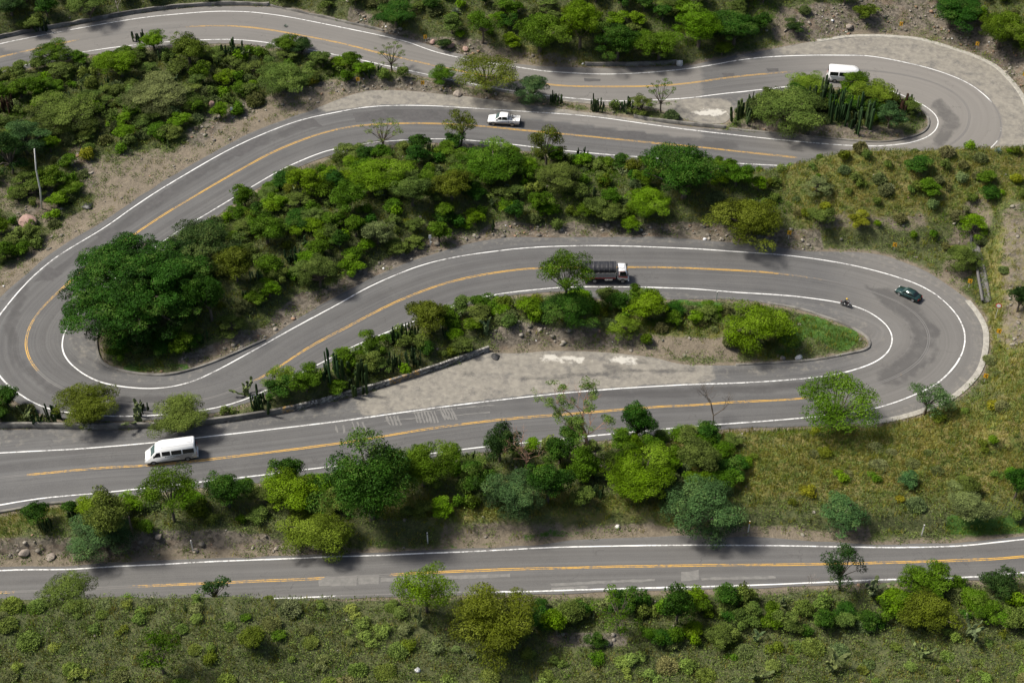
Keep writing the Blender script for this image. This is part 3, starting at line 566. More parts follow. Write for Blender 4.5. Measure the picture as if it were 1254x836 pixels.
class MB:
    def __init__(s): s.V = []; s.F = []; s.n = 0; s.T = []
    def add(s, V, F, tone=0.5):
        V = list(map(tuple, V)); s.V += V; s.F += [tuple(i+s.n for i in f) for f in F]; s.n += len(V); s.T += [tone]*len(V); return s
    def tube(s, pts, rad, sides=6, tone=0.5, cap=True):
        V, F = tube(pts, rad, sides)
        if cap: F = F + [tuple(range(sides))[::-1], tuple(range(len(V)-sides, len(V)))]
        return s.add(V, F, tone)
    def mesh(s, name, smooth=False):
        me = bpy.data.meshes.new(name); me.from_pydata(s.V, [], s.F); me.update()
        fattr(me, 'tone', s.T)
        if smooth:
            me.polygons.foreach_set('use_smooth', np.ones(len(me.polygons), dtype=bool))
        return me
def limbs(mb, base_r, fork, targets, rs=0.4, sides=5, bend=0.25):
    mb.tube([(0, 0, -0.3), (0, 0, 0.0), tuple(Vector(fork)*0.5+Vector((random.uniform(-.1, .1), random.uniform(-.1, .1), 0))), tuple(fork)], [base_r*1.35, base_r*1.15, base_r*0.9, base_r*0.75], 7)
    for t in targets:
        f = Vector(fork); t = Vector(t); m = f.lerp(t, 0.5)+Vector((random.uniform(-1, 1), random.uniform(-1, 1), random.uniform(-0.2, 1)))*bend*(t-f).length*0.4
        mb.tube([f-Vector((0, 0, 0.05)), m, t], [base_r*0.6*rs/0.4, base_r*0.36*rs/0.4, base_r*0.12], sides)
def leaf_mesh(name, lobes, leaf, **kw):
    V, F, t = leaf_lobes(lobes, leaf, **kw); me = mesh_np(name, V, F); fattr(me, 'tone', t); me.materials.append(M_LEAF); return me
def U(a, b): return a+(b-a)*rng.random()

def proto_tree(kind, w, h):
    """returns (crown mesh, wood mesh) of real size w x w x h"""
    lobes = []; tg = []; mb = MB(); bark = M_BARK
    R_ = w/2
    if kind == 'round':              # dense domed crown nearly to the ground
        lr = max(0.28, min(0.85, w*0.10)); zc = h*0.46; m_ = 4+int(w/1.5); mass = []
        for i in range(m_):
            a = i*6.283/m_+U(-.5, .5); k = R_*U(0.15, 0.68) if i else 0.0; mr = R_*U(0.34, 0.50)
            mass.append((k*math.cos(a), k*math.sin(a), h*U(0.50, 0.80)*(1-(k/R_)**2*0.25), mr, mr*U(0.5, 0.75), U(-.15, .15)))
        n = int(16+30*(R_/lr/3.4)**2)
        for i in range(n):
            x_, y_, z_, mr, mz, tt = mass[i % m_]; d = unit(rng.normal(size=3)); d[2] = abs(d[2])*1.2-0.45
            c = np.array([x_+d[0]*mr*U(.6, 1.05), y_+d[1]*mr*U(.6, 1.05), z_+d[2]*mz]); c[2] = min(max(c[2], lr*0.6), h-lr*0.5); r = lr*U(0.5, 1.25)
            lobes.append((c, r*1.3, r*1.3, r*0.6, min(1, max(0, U(0.1, 0.9)+tt))))
        lobes.append((np.array([0, 0, zc*0.95]), R_*0.42, R_*0.42, h*0.22, 0.1)); leaf = 0.17 if w > 4 else 0.14
        tg = [l[0] for l in lobes[::3]]; limbs(mb, 0.028*w+0.05, (0, 0, h*0.25), tg)
        cm = leaf_mesh('crown', lobes, leaf, cover=0.8, inner=0.4)
    elif kind == 'open':             # visible trunk, separate clumps with gaps
        lr = max(0.35, w*0.14); n = int(15+w*0.9)
        for i in range(n):
            a = U(0, 6.283); k = (R_-lr*0.7)*math.sqrt(rng.random()); z = h-lr*0.6-(k/R_)**2*h*0.28-U(0, h*0.25)
            r = lr*U(0.6, 1.15); lobes.append((np.array([k*math.cos(a), k*math.sin(a), z]), r*1.2, r*1.2, r*0.55, U(0.2, 0.9)))
        tg = [l[0] for l in lobes]; limbs(mb, 0.022*h+0.05, (U(-.3, .3), U(-.3, .3), h*0.36), tg, rs=0.28)
        cm = leaf_mesh('crown', lobes, 0.19, cover=0.75, inner=0.4)
    elif kind == 'sparse':
        n = int(22+w*1.2)
        for i in range(n):
            a = U(0, 6.283); k = R_*0.92*math.sqrt(rng.random()); z = h*U(0.5, 0.97)-(k/R_)**2*h*0.18; r = U(0.22, 0.48)
            lobes.append((np.array([k*math.cos(a), k*math.sin(a), z]), r*1.3, r*1.3, r*0.5, U(0.2, 0.9)))
        limbs(mb, 0.02*h+0.05, (U(-.3, .3), U(-.3, .3), h*0.3), [l[0] for l in lobes], rs=0.22)
        cm = leaf_mesh('crown', lobes, 0.16, cover=0.6, inner=0.5)
    elif kind == 'acacia':           # flat feathery layers in a few separate plates
        m_ = 4+int(w/1.6); n = int(12+w*3.0); mass = []
        for i in range(m_):
            a = i*6.283/m_+U(-.5, .5); k = R_*U(0.25, 0.66) if i else 0.0; mass.append((k*math.cos(a), k*math.sin(a), h*(0.92-0.34*(k/R_)**2)-U(0, h*0.14), R_*U(0.26, 0.42)))
        for i in range(n):
            x_, y_, z_, mr = mass[i % m_]; a = U(0, 6.283); k = mr*math.sqrt(rng.random()); r = R_*U(0.09, 0.19)+0.12
            lobes.append((np.array([x_+k*math.cos(a), y_+k*math.sin(a), z_-(k/mr)**2*h*0.10-U(0, h*0.05)]), r*1.35, r*1.35, r*0.34, U(0.15, 0.95)))
        for i in range(int(n*0.5)):
            a = U(0, 6.283); k = R_*U(0.5, 0.9); z = h*U(0.25, 0.6); r = R_*U(0.14, 0.24)+0.1
            lobes.append((np.array([k*math.cos(a), k*math.sin(a), z]), r*1.2, r*1.2, r*0.5, U(0.0, 0.6)))
        limbs(mb, 0.022*w+0.05, (U(-.2, .2), U(-.2, .2), h*0.22), [l[0] for l in lobes[::2]])
        cm = leaf_mesh('crown', lobes, 0.155, cover=0.95, up=-0.2, inner=0.4)
    elif kind == 'umbrella':
        n = int(16+w*1.5)
        for i in range(n):
            a = U(0, 6.283); k = R_*0.88*math.sqrt(rng.random()); z = h*0.93-(k/R_)**2*h*0.22-U(0, h*0.10); r = R_*U(0.15, 0.25)+0.12
            lobes.append((np.array([k*math.cos(a), k*math.sin(a), z]), r*1.3, r*1.3, r*0.45, U(0.2, 0.95)))
        limbs(mb, 0.022*w+0.05, (0, 0, h*0.25), [l[0] for l in lobes])
        cm = leaf_mesh('crown', lobes, 0.18, cover=0.85, up=-0.1, inner=0.4)
    elif kind == 'giant':            # big spreading layered crown
        for j in range(21):
            a0 = j*2.4+U(-.3, .3); k0 = R_*0.74*math.sqrt((j+0.5)/21); x0, y0 = k0*math.cos(a0), k0*math.sin(a0); mr = U(2.4, 3.9); z0 = h*(0.93-0.48*(k0/R_)**2)-U(0, 1.6)
            for i in range(15):
                a = U(0, 6.283); k = mr*math.sqrt(rng.random()); r = U(0.6, 1.25); lobes.append((np.array([x0+k*math.cos(a), y0+k*math.sin(a), max(z0-(k/mr)**2*U(1.0, 2.2)-U(0, .5), 0.8)]), r*1.4, r*1.4, r*0.42, U(0.1, 0.95)))
        for i in range(50):
            a = U(0, 6.283); k = R_*U(0.55, 0.9); r = U(0.7, 1.5); lobes.append((np.array([k*math.cos(a), k*math.sin(a), h*U(0.12, 0.4)]), r*1.3, r*1.3, r*0.6, U(0, 0.6)))
        limbs(mb, 0.6, (0, 0, h*0.22), [l[0] for l in lobes[::4]])
        cm = leaf_mesh('crown', lobes, 0.24, cover=1.15, up=-0.2)
    wm = mb.mesh('trunk'); wm.materials.append(bark); return cm, wm
TIPS = []
def twig_branches(mb, p, d, L, r, depth, spread=0.6):
    q = p+d*L; m = p.lerp(q, 0.5)+Vector((random.uniform(-1, 1), random.uniform(-1, 1), random.uniform(-1, 1)))*L*0.08
    mb.tube([p, m, q], [r, r*0.8, r*0.6], 5 if depth > 2 else 4, cap=False)
    if depth <= 1: TIPS.append(tuple(q))
    if depth == 0: return
    for i in range(random.choice([2, 3, 3])):
        nd = (d+Vector((random.uniform(-1, 1), random.uniform(-1, 1), random.uniform(-0.3, 0.9)))*spread).normalized()
        twig_branches(mb, q, nd, L*random.uniform(0.6, 0.85), r*0.58, depth-1, spread)
def proto_bare(w, h, mat, depth=4):
    TIPS.clear(); mb = MB(); twig_branches(mb, Vector((0, 0, -0.2)), Vector((0, 0, 1)), h*0.18, 0.011*h, depth, 1.0)
    V = np.array(mb.V); k = h/V[:, 2].max(); kw = w/2/np.percentile(np.abs(V[:, :2]), 98)
    TIPS[:] = [(v[0]*kw, v[1]*kw, v[2]*k) for v in TIPS]
    mb.V = [(v[0]*kw, v[1]*kw, v[2]*k) for v in mb.V]; me = mb.mesh('dead_wood'); me.materials.append(mat); return me
def proto_shrub(kind, w, h):
    lobes = []
    if kind == 'leafy':
        n = 9
        for i in range(n):
            a = U(0, 6.283); k = w/2*0.62*math.sqrt(rng.random()); r = w*U(0.16, 0.27)
            lobes.append((np.array([k*math.cos(a), k*math.sin(a), h*U(0.35, 0.72)]), r, r, min(r*0.85, h*0.4), U(0.15, 0.9)))
        V, F, t = leaf_lobes(lobes, 0.15, cover=1.0, up=-0.7, inner=0.3)
    else:                            # twiggy grey thorn shrub: fine upward slivers
        n = 2600; a = rng.random(n)*6.283; k = w/2*np.sqrt(rng.random(n)); z = h*(0.15+0.85*rng.random(n)**0.7)*(1-(k/(w/2))**2*0.55)
        z = z*(0.8+0.3*np.sin(a*3+1)*np.cos(k*3)); C = np.stack([k*np.cos(a), k*np.sin(a), z], 1)
        d = unit(C*[1, 1, 0.4]+rng.normal(size=(n, 3))*0.5); r = unit(rng.normal(size=(n, 3))); nn = unit(np.cross(d, r))
        L = (0.13+0.16*rng.random(n))[:, None]; s = np.cross(nn, d)*0.022
        V = np.stack([C-d*L-s, C-d*L+s, C+d*L+s*1.6, C+d*L-s*1.6], 1).reshape(-1, 3); F = np.arange(4*n).reshape(-1, 4)
        t = np.repeat(np.clip(0.5+0.25*rng.normal(size=n)+0.1*np.sin(a*2), 0, 1), 4)
        lob = [(np.array([U(-.3, .3)*w, U(-.3, .3)*w, h*U(.4, .7)]), w*.2, w*.2, h*.25, U(.2, .8)) for _ in range(6)]
        V2, F2, t2 = leaf_lobes(lob, 0.11, cover=0.5, up=-0.7, inner=0.5); F2 = F2+len(V); V = np.vstack([V, V2]); F = np.vstack([F, F2]); t = np.concatenate([t, t2])
    V[:, 2] = np.maximum(V[:, 2], -0.15); me = mesh_np('shrub', V, F); fattr(me, 'tone', t); me.materials.append(M_LEAF); return me
def proto_cactus(n, h, spread):
    mb = MB()
    for i in range(n):
        a = U(0, 6.283); k = spread*math.sqrt(rng.random()); x, y = k*math.cos(a), k*math.sin(a); H = h*(0.28+0.72*rng.random()**0.8); r = U(0.07, 0.125)
        lean = Vector((x, y, 0))*U(0.0, 0.25)+Vector((U(-.07, .07), U(-.07, .07), 0)); pts = []; rad = []
        for j in range(7):
            t = (0, .2, .4, .6, .8, .955, 1)[j]; pts.append(Vector((x, y, -0.2))*(1-t*0.0)+lean*t*H*0.5+Vector((0, 0, H*t))); rad.append(r*(1.0, 1.05, 1.0, 1.06, 1.0, 0.9, 0.35)[j])
        V, F = tube(pts, rad, 10); V = np.array(V)
        for j in range(7):           # ribs
            c = np.array(pts[j]); seg = V[j*10:(j+1)*10]; seg[::2] = c+(seg[::2]-c)*0.72
        mb.add(V, F+[tuple(range(60, 70))], U(0.1, 0.9))
        if H > h*0.6 and rng.random() < 0.6:
            t = U(.3, .6); q = pts[0].lerp(pts[6], t); aa = U(0, 6.28); o_ = Vector((math.cos(aa), math.sin(aa), 0)); mb.tube([q, q+o_*0.16+Vector((0, 0, .05)), q+o_*0.2+Vector((0, 0, .3)), q+o_*0.2+Vector((0, 0, H*0.3))], [r*.8, r*.85, r*.85, r*.35], 8, U(0.2, 1.0))
    me = mb.mesh('cactus'); me.materials.append(M_LEAF); return me
def proto_pear(n, h, w):
    mb = MB(); pads = [(Vector((0, 0, 0)), Vector((U(-.5, .5), U(-.5, .5), 1)).normalized(), 0)]
    for i in range(4): pads.append((Vector((U(-w, w)*0.05, U(-w, w)*0.05, -0.05)), Vector((U(-.6, .6), U(-.6, .6), 1)).normalized(), 0))
    i = 0
    while len(pads) < n:
        p, d, g = pads[i % len(pads)]; i += 1
        if g > 5: continue
        L = 0.26; nd = (d+Vector((U(-1, 1), U(-1, 1), U(-.3, .8)))*0.75).normalized(); pads.append((p+d*L*0.9, nd, g+1))
    for p, d, g in pads:
        L = U(0.26, 0.36); b = d.orthogonal().normalized(); b.rotate(Matrix.Rotation(U(0, 6.28), 3, d)); c = d.cross(b); m = 10; V = []; F = []
        for s_, off in ((0, -0.03), (1, 0.03)):
            for j in range(m):
                t = 2*math.pi*j/m; V.append(p+d*(L*0.5+L*0.5*math.cos(t))+b*(L*0.36*math.sin(t))+c*off)
        F = [tuple(range(m))[::-1], tuple(range(m, 2*m))]+[(j, (j+1) % m, m+(j+1) % m, m+j) for j in range(m)]
        mb.add(V, F, U(0.2, 1.0))
    me = mb.mesh('prickly_pear'); me.materials.append(M_LEAF); return me
def proto_agave(L):
    mb = MB()
    for i in range(26):
        a = i*2.4; el = 0.25+1.1*(i/26); d = Vector((math.cos(a)*math.cos(el), math.sin(a)*math.cos(el), math.sin(el))); s = Vector((-math.sin(a), math.cos(a), 0))
        nrm = d.cross(s); p = [Vector((0, 0, 0.02)), d*L*0.5+Vector((0, 0, 0.02)), d*L-Vector((0, 0, 0.05*L))]; w_ = (0.07*L, 0.085*L, 0.004)
        V = []
        for q, ww in zip(p, w_): V += [q-s*ww, q+nrm*ww*0.4*-1, q+s*ww]
        mb.add(V, [(0, 1, 4, 3), (1, 2, 5, 4), (3, 4, 7, 6), (4, 5, 8, 7)], U(0.3, 0.9))
    me = mb.mesh('agave'); me.materials.append(M_LEAF); return me

# prototypes (real size); copies are scaled a little
TP = {}
for kind, sizes in {'round': [(2.6, 2.2), (4.2, 3.4), (6.2, 4.8), (9.0, 6.4)], 'open': [(3.6, 4.2), (5.6, 5.6), (8.5, 7.0)], 'sparse': [(3.2, 3.4), (5.5, 5.2)], 'acacia': [(3.0, 2.0), (5.0, 3.2), (8.0, 4.6)], 'umbrella': [(5.0, 4.2), (8.0, 5.4)]}.items():
    TP[kind] = [(w, h, [proto_tree(kind, w, h) for _ in range(5 if w < 4 else 4 if w < 7 else 2)]) for w, h in sizes]
TP['giant'] = [(22.0, 10.5, [proto_tree('giant', 22.0, 10.5)])]
SP = {'leafy': [(1.8, 1.3, [proto_shrub('leafy', 1.8, 1.3) for _ in range(4)])], 'twiggy': [(1.9, 1.2, [proto_shrub('twiggy', 1.9, 1.2) for _ in range(4)])]}
CP = {'cactus': [(2.0, 3.0, [proto_cactus(16, 3.0, 0.95) for _ in range(3)]), (0.8, 2.6, [proto_cactus(4, 2.6, 0.3) for _ in range(2)])],
      'pear': [(1.8, 1.3, [proto_pear(44, 1.3, 1.3) for _ in range(3)])], 'agave': [(1.6, 1.0, [proto_agave(0.85) for _ in range(2)])]}
PAL = {'dark': (0.028, 0.080, 0.009), 'deep': (0.026, 0.056, 0.012), 'green': (0.062, 0.124, 0.010), 'lime': (0.118, 0.180, 0.022), 'bright': (0.100, 0.186, 0.009),
       'olive': (0.080, 0.108, 0.012), 'grey': (0.130, 0.162, 0.062), 'greyg': (0.094, 0.136, 0.030), 'blue': (0.060, 0.118, 0.040), 'yellow': (0.185, 0.195, 0.022),
       'brown': (0.14, 0.12, 0.062), 'cac': (0.034, 0.062, 0.024), 'cacr': (0.060, 0.034, 0.024), 'pear': (0.11, 0.145, 0.065), 'hay': (0.17, 0.18, 0.075), 'agave': (0.19, 0.25, 0.20), 'straw': (0.25, 0.225, 0.048), 'forb': (0.145, 0.200, 0.046)}
def colv(c, j=0.12):
    b = PAL[c]; k = 1+random.uniform(-j, j); return (b[0]*k*(1+random.uniform(-j, j)), b[1]*k, b[2]*k*(1+random.uniform(-j, j)), 1)
def pick(lst, w): return min(lst, key=lambda t: abs(math.log(t[0]/max(w, 0.1))))
LEAFC = {}
def put_tree(kind, p, w, h, col, label, cat='tree', group=None, name='tree', rz=None):
    pw, ph, ms = pick(TP[kind], w); cm, wm = random.choice(ms)
    r = empty(name, p, U(0, 6.283) if rz is None else rz); r.scale = (w/pw, w/pw, h/ph); tag(r, label, cat, group)
    a = link('crown', cm, None, r); a.color = colv(col, 0.06); link('trunk', wm, None, r); return r
def put_one(name, proto, p, w, h, col, label, cat, group=None):
    pw, ph, ms = pick(proto, w); o = link(name, random.choice(ms)); o.location = p; o.rotation_euler = (0, 0, U(0, 6.283)); o.scale = (w/pw, w/pw, h/ph)
    o.color = colv(col); tag(o, label, cat, group); return o
def dims(p, x0, x1, yt, yb, flat=False):
    s, sn, cs = pscale(p); w = (x1-x0)/s; h = ((yb-yt)-0.28*(x1-x0)*sn)/(s*cs); return w, max(h, 0.42*w if flat else 0.55*w)
OCC = []     # (x, y, r) of placed big plants
# kind, x0, x1, ytop, ybase, colour, label  -- each tree one can tell apart in the photograph
TREES = [
('giant',58,268,258,424,'dark','huge dark green spreading tree filling the inside of the left hairpin'),
('round',196,300,254,318,'deep','broad dark brownish-green tree rising behind the huge tree of the left hairpin'),
('round',262,320,291,348,'olive','yellowish olive tree right of the huge tree in the left hairpin'),
('round',232,288,318,395,'dark','dark tree tucked against the right side of the huge spreading tree'),
('acacia',362,422,300,352,'greyg','pale feathery acacia with flat layers on the slope above the inner road, left part'),
('round',118,182,52,96,'bright','wide bright green tree in the upper left scrub below the topmost road'),
('round',206,260,34,80,'olive','rounded olive green tree beside the topmost road at the upper left'),
('round',176,216,24,56,'bright','lime green tree right behind a cactus clump by the topmost road'),
('acacia',48,100,41,76,'green','green flat tree by the topmost road near the left edge'),
('acacia',156,240,88,130,'grey','wide grey-green acacia in the middle of the upper left scrub'),
('acacia',40,130,112,152,'greyg','wide light green acacia low in the upper left scrub'),
('acacia',0,68,136,190,'blue','blue-green acacia at the left edge above the leaning pole'),
('acacia',-8,40,148,214,'deep','dark acacia at the left edge beside the blue-green acacia'),
('round',308,386,76,114,'greyg','broad grey-green bush tree left of the rubble bank in the upper scrub'),
('round',330,372,36,66,'green','dark glossy tree against the topmost road above the upper scrub'),
('round',362,400,38,64,'deep','small very dark tree hugging the bend of the topmost road'),
('umbrella',80,130,-8,29,'greyg','flat-topped acacia with dark trunk standing behind the guard wall at the upper left'),
('round',-10,40,-12,22,'deep','dark tree at the top left corner'),
('round',22,58,12,40,'greyg','light bush tree behind the guard wall near the top left corner'),
('round',455,516,-6,34,'dark','dark green tree at the top edge left of the pale agave'),
('open',569,613,8,54,'green','lollipop tree standing clear on the slope above the topmost road'),
('round',538,570,14,44,'greyg','bushy tree between the pale agave and the lollipop tree'),
('round',622,700,2,66,'green','big green tree on the slope above the topmost road, right of the lollipop tree'),
('round',678,742,-8,62,'bright','light green tree with a rounded crown above the topmost road'),
('round',722,790,14,76,'dark','dark tree above the short grey parapet of the topmost road'),
('round',770,842,26,76,'green','green tree above the right half of the short grey parapet'),
('round',820,890,-4,60,'bright','bright leafy tree behind the end of the short grey parapet'),
('round',862,934,10,56,'dark','dark leafy tree above the start of the top right hairpin'),
('round',870,898,48,70,'lime','small lime bush at the road edge right of the short grey parapet'),
('round',958,986,22,40,'deep','small dark bush beside a fallen log above the top right hairpin'),
('round',1040,1076,2,26,'olive','rounded olive bush on the rubble above the top right hairpin'),
('round',1128,1196,-12,36,'dark','dark tree at the top edge above the top right hairpin'),
('round',1186,1256,0,62,'green','green tree at the upper right corner behind the rubble bank'),
('sparse',459,502,50,90,'greyg','thin open tree between the two topmost roads, left one'),
('round',503,526,62,80,'deep','small dark round tree beside the thin open tree between the two topmost roads'),
('umbrella',561,638,65,110,'olive','umbrella-shaped yellow-green tree between the two topmost roads'),
('acacia',624,678,84,126,'blue','soft grey-green acacia at the right foot of the umbrella-shaped tree'),
('round',526,566,74,100,'green','dense green bush left of the umbrella-shaped tree'),
('sparse',788,830,96,140,'green','open tree beside the cacti left of the top hairpin lay-by'),
('acacia',766,800,112,138,'greyg','low pale acacia among cacti left of the open tree by the lay-by'),
('open',558,602,122,172,'olive','lone sunlit yellow-green tree with thin trunk left of the white pickup'),
('sparse',446,506,140,180,'greyg','sparse grey tree at the edge of the second road, left of the lone sunlit tree'),
('round',542,572,158,182,'dark','small dark bush on the road edge between the sparse tree and the lone sunlit tree'),
('open',645,694,150,206,'olive','two-tiered yellowish tree at the road edge right of the white pickup'),
('round',556,646,168,226,'green','leafy green tree with bare stems below the white pickup'),
('round',416,498,188,236,'bright','wide bright green tree on the slope between the middle roads'),
('round',478,534,208,254,'greyg','grey-green domed tree on the slope between the middle roads'),
('round',522,584,196,246,'olive','olive and yellow leaved tree below the grey-green domed tree'),
('acacia',652,710,194,234,'greyg','light feathery tree on the slope right of the leafy green tree'),
('round',782,892,166,244,'dark','large dark green tree at the right end of the slope between the middle roads'),
('round',878,924,192,230,'green','green tree leaning against the right side of the large dark tree'),
('round',757,822,217,268,'bright','brilliant lime green tree below the large dark tree'),
('round',866,968,226,294,'olive','broad olive tree standing above the road left of the grassy ridge'),
('round',914,942,211,236,'bright','small bright green bush tree behind the broad olive tree'),
('round',350,402,194,240,'bright','bright green bush tree near the road edge on the left part of the middle slope'),
('round',300,356,250,300,'green','green tree between the huge dark tree and the middle slope'),
('round',398,452,212,262,'green','green tree in the middle of the left middle slope'),
('round',440,486,262,300,'grey','greyish tree above the rubble bank of the inner road'),
('open',656,728,300,378,'green','tall open-crowned tree in front of the truck'),
('round',660,736,344,394,'dark','dark bushy tree at the foot of the tall tree in front of the truck'),
('round',764,824,350,392,'bright','bright green leafy bush tree right of the truck on the island'),
('acacia',740,786,382,409,'lime','low pale lime acacia on the island below the truck'),
('round',493,556,358,410,'olive','olive-yellow tree among the cacti of the central island'),
('round',548,584,357,388,'greyg','grey-green tree beside the olive-yellow tree on the central island'),
('acacia',880,978,360,424,'bright','wide bright acacia near the grassy tip of the right hairpin island'),
('acacia',305,352,446,480,'lime','pale lime acacia among dark cacti above the painted parapet'),
('round',350,402,440,480,'green','glossy green tree right of the pale lime acacia above the painted parapet'),
('round',78,168,468,520,'olive','dark olive round tree behind the parapet near the left edge'),
('round',182,264,472,521,'greyg','light green round tree behind the parapet above the white minibus'),
('round',-12,34,462,502,'dark','dark tree at the left edge beside the left hairpin'),
('round',104,176,588,664,'greyg','light green tree below the minibus road, left of the reddish-stemmed tree'),
('acacia',78,166,628,668,'blue','blue-green spreading acacia on the bank above the bottom road, lower left'),
('open',174,254,565,640,'green','tree with reddish stem directly below the white minibus'),
('round',248,314,570,622,'dark','dark brownish tree right of the tree below the white minibus'),
('round',318,392,570,622,'bright','bright mixed green tree left of the large dark thicket'),
('acacia',342,442,614,670,'lime','pale lime flat-topped acacia above the bottom road'),
('round',388,522,524,636,'dark','largest dark olive tree between the two lower roads'),
('round',478,560,530,596,'green','green tree at the right shoulder of the largest dark olive tree'),
('acacia',592,668,568,626,'blue','dusty blue-green acacia between the two lower roads, middle'),
('round',584,640,506,566,'deep','small dark spiky tree on the road edge in the middle of the lower slope'),
('round',638,704,556,616,'dark','dark tree right of the dusty blue-green acacia'),
('round',728,826,546,604,'bright','sunny lime green tree right of the tree with red branches'),
('round',752,806,484,542,'dark','dark tree standing behind the tree with red branches'),
('round',826,890,528,580,'greyg','grey-green tree thicket right of the sunny lime tree'),
('acacia',804,908,580,650,'blue','blue-green flat acacia with dark trunk beside the bottom road'),
('acacia',994,1062,604,644,'blue','low blue-green acacia on the bank above the bottom road, right part'),
('umbrella',974,1072,460,521,'green','yellow-green tree with forked trunk at the near side of the right hairpin'),
('open',1092,1152,464,510,'blue','small blue-green tree on the pale gutter of the right hairpin'),
('acacia',1146,1204,292,330,'greyg','light green acacia beside the drain chute'),
('acacia',76,150,684,728,'greyg','small feathery acacia in front of the bottom road at the far left'),
('open',247,295,690,731,'deep','small dark crooked tree in front of the bottom road'),
('open',482,564,684,750,'bright','bright open tree in front of the bottom road, left of the round olive bush'),
('round',534,656,706,784,'olive','big round olive bush tree in front of the bottom road'),
('round',662,700,738,778,'bright','bright green bush at the right side of the big round olive bush'),
('sparse',720,792,712,774,'green','open leafy tree in front of the bottom road, right of the rubble patch'),
('round',802,854,708,764,'dark','dark tree in front of the bottom road, middle right'),
('open',1008,1068,651,712,'deep','dark tree with a narrow trunk rising in front of the bottom road'),
('round',1092,1168,688,724,'green','green bush tree in front of the bottom road, right of the narrow dark tree'),
('round',1193,1250,690,728,'deep','dark bush tree in front of the bottom road near the right edge'),
('round',1090,1168,733,764,'olive','low olive green bush in the lower right scrub'),
('round',1178,1226,724,752,'green','green bush below the bottom road near the right edge'),
('sparse',176,226,768,826,'green','thin small tree alone in the lower left scrub'),
('round',288,334,762,794,'olive','olive bush in the lower left scrub right of the thin small tree'),
('round',150,188,708,728,'bright','low bright bush beside the bottom road at the left'),
('acacia',912,1012,106,154,'greyg','wide feathery acacia at the left front of the cactus island'),
('acacia',964,1024,81,112,'lime','lime feathery acacia left of the half-hidden white minibus'),
('acacia',1040,1098,92,128,'lime','lime feathery acacia right of the half-hidden white minibus'),
('acacia',1036,1080,77,107,'green','green feathery tree in front of the half-hidden white minibus'),
('acacia',1068,1108,116,158,'blue','blue-green drooping acacia at the right end of the cactus island'),
('round',1104,1146,190,212,'dark','dark green bush on the grassy ridge below the top right hairpin'),
('round',1118,1154,216,240,'green','round green bush in the middle of the grassy ridge'),
('round',1192,1222,206,226,'green','small green bush on the right part of the grassy ridge'),
('round',1194,1226,222,248,'dark','dark bush on the right part of the grassy ridge'),
('acacia',1168,1212,256,286,'bright','bright bush at the head of the drain chute'),
('acacia',980,1020,212,236,'grey','grey bush on the left part of the grassy ridge'),
('round',984,1022,248,276,'greyg','grey-green bush near the foot of the grassy ridge'),
('round',1036,1066,256,278,'yellow','yellow-green bush near the foot of the grassy ridge'),
('round',1228,1262,340,384,'deep','dark bush on the bank at the right edge, level with the sedan'),
('round',1222,1262,560,612,'dark','dark green bush at the right edge of the dry grass slope'),
('round',1096,1128,574,596,'blue','small dusty bush in the middle of the dry grass slope'),
('round',1162,1200,578,606,'greyg','small dusty bush on the right of the dry grass slope'),
('round',1150,1216,594,634,'grey','grey-green bush at the lower right of the dry grass slope'),
('round',724,772,250,272,'greyg','grey-green bush above the inner road left of the lime green tree'),
('round',172,218,470,480,'dark',''),
]
TREES = [t for t in TREES if t[6]]
names = {'acacia': ('acacia_tree', 'tree'), 'giant': ('spreading_tree', 'tree'), 'umbrella': ('umbrella_tree', 'tree')}
for kind, x0, x1, yt, yb, c, lab in TREES:
    p = ground((x0+x1)/2, yb-1); w, h = dims(p, x0, x1, yt, yb, kind in ('acacia', 'umbrella', 'giant'))
    if kind == 'giant': p = ground((x0+x1)/2+10, yb-42); w, h = 21.5, 9.6
    # trees rooted so that the trunk stands clear of the pavement
    d = float(Dist(p.x, p.y)); 
    if d < 0.5:
        cand = [(a, p.x+a*math.cos(t), p.y+a*math.sin(t)) for a in (1, 2, 3, 4, 6, 8) for t in np.arange(0, 6.28, 0.4)]
        cand = [c_ for c_ in cand if Dist(c_[1], c_[2]) > 0.5] or [(0, p.x, p.y)]
        print('moved', lab, cand[0][0]); p = Vector((cand[0][1], cand[0][2], float(T(cand[0][1], cand[0][2]))))
    bush = h < 2.6 and kind == 'round'; nm, cat = names.get(kind, ('leafy_tree', 'tree'))
    if 'bush' in lab and 'tree' not in lab.replace('bush tree', 'tree'): nm, cat = 'bush', 'bush'
    w *= 0.98; h *= 0.88 if kind in ('round', 'acacia') else 1; put_tree(kind, p - Vector((0, 0, 0.05)), w, h, c, lab, cat, None, nm, None if kind != 'giant' else 0.4)
    OCC.append((p.x, p.y, w*0.31, w))

# the red-branched tree, dead shrubs
def put_bare(name, px, dx, dy, mat, depth, lab, sparse_crown=None):
    p = ground(*px); s, sn, cs = pscale(p); r = empty(name, p, U(0, 6)); tag(r, lab, 'tree')
    link('branches', proto_bare(dx/s, dy/(s*cs), mat, depth), None, r)
    if sparse_crown:
        w, h = dx/s, dy/(s*cs); lobes = [(np.array(random.choice(TIPS)), U(.3, .65), U(.3, .65), .22, U(.3, .9)) for _ in range(130)]
        cm = leaf_mesh('crown', lobes, 0.15, cover=0.55, inner=0.5); a = link('crown', cm, None, r); a.color = colv(sparse_crown)
    OCC.append((p.x, p.y, 1.5, 3.0)); return r
put_bare('red_barked_tree', (716, 562), 92, 84, M_RBARK, 6, 'open tree with reddish bare branches and a thin green crown on the lower slope', 'greyg')
put_bare('dead_tree', (872, 522), 54, 46, M_BARK, 5, 'dark dead leafless tree at the near edge of the road left of the yellow-green tree')
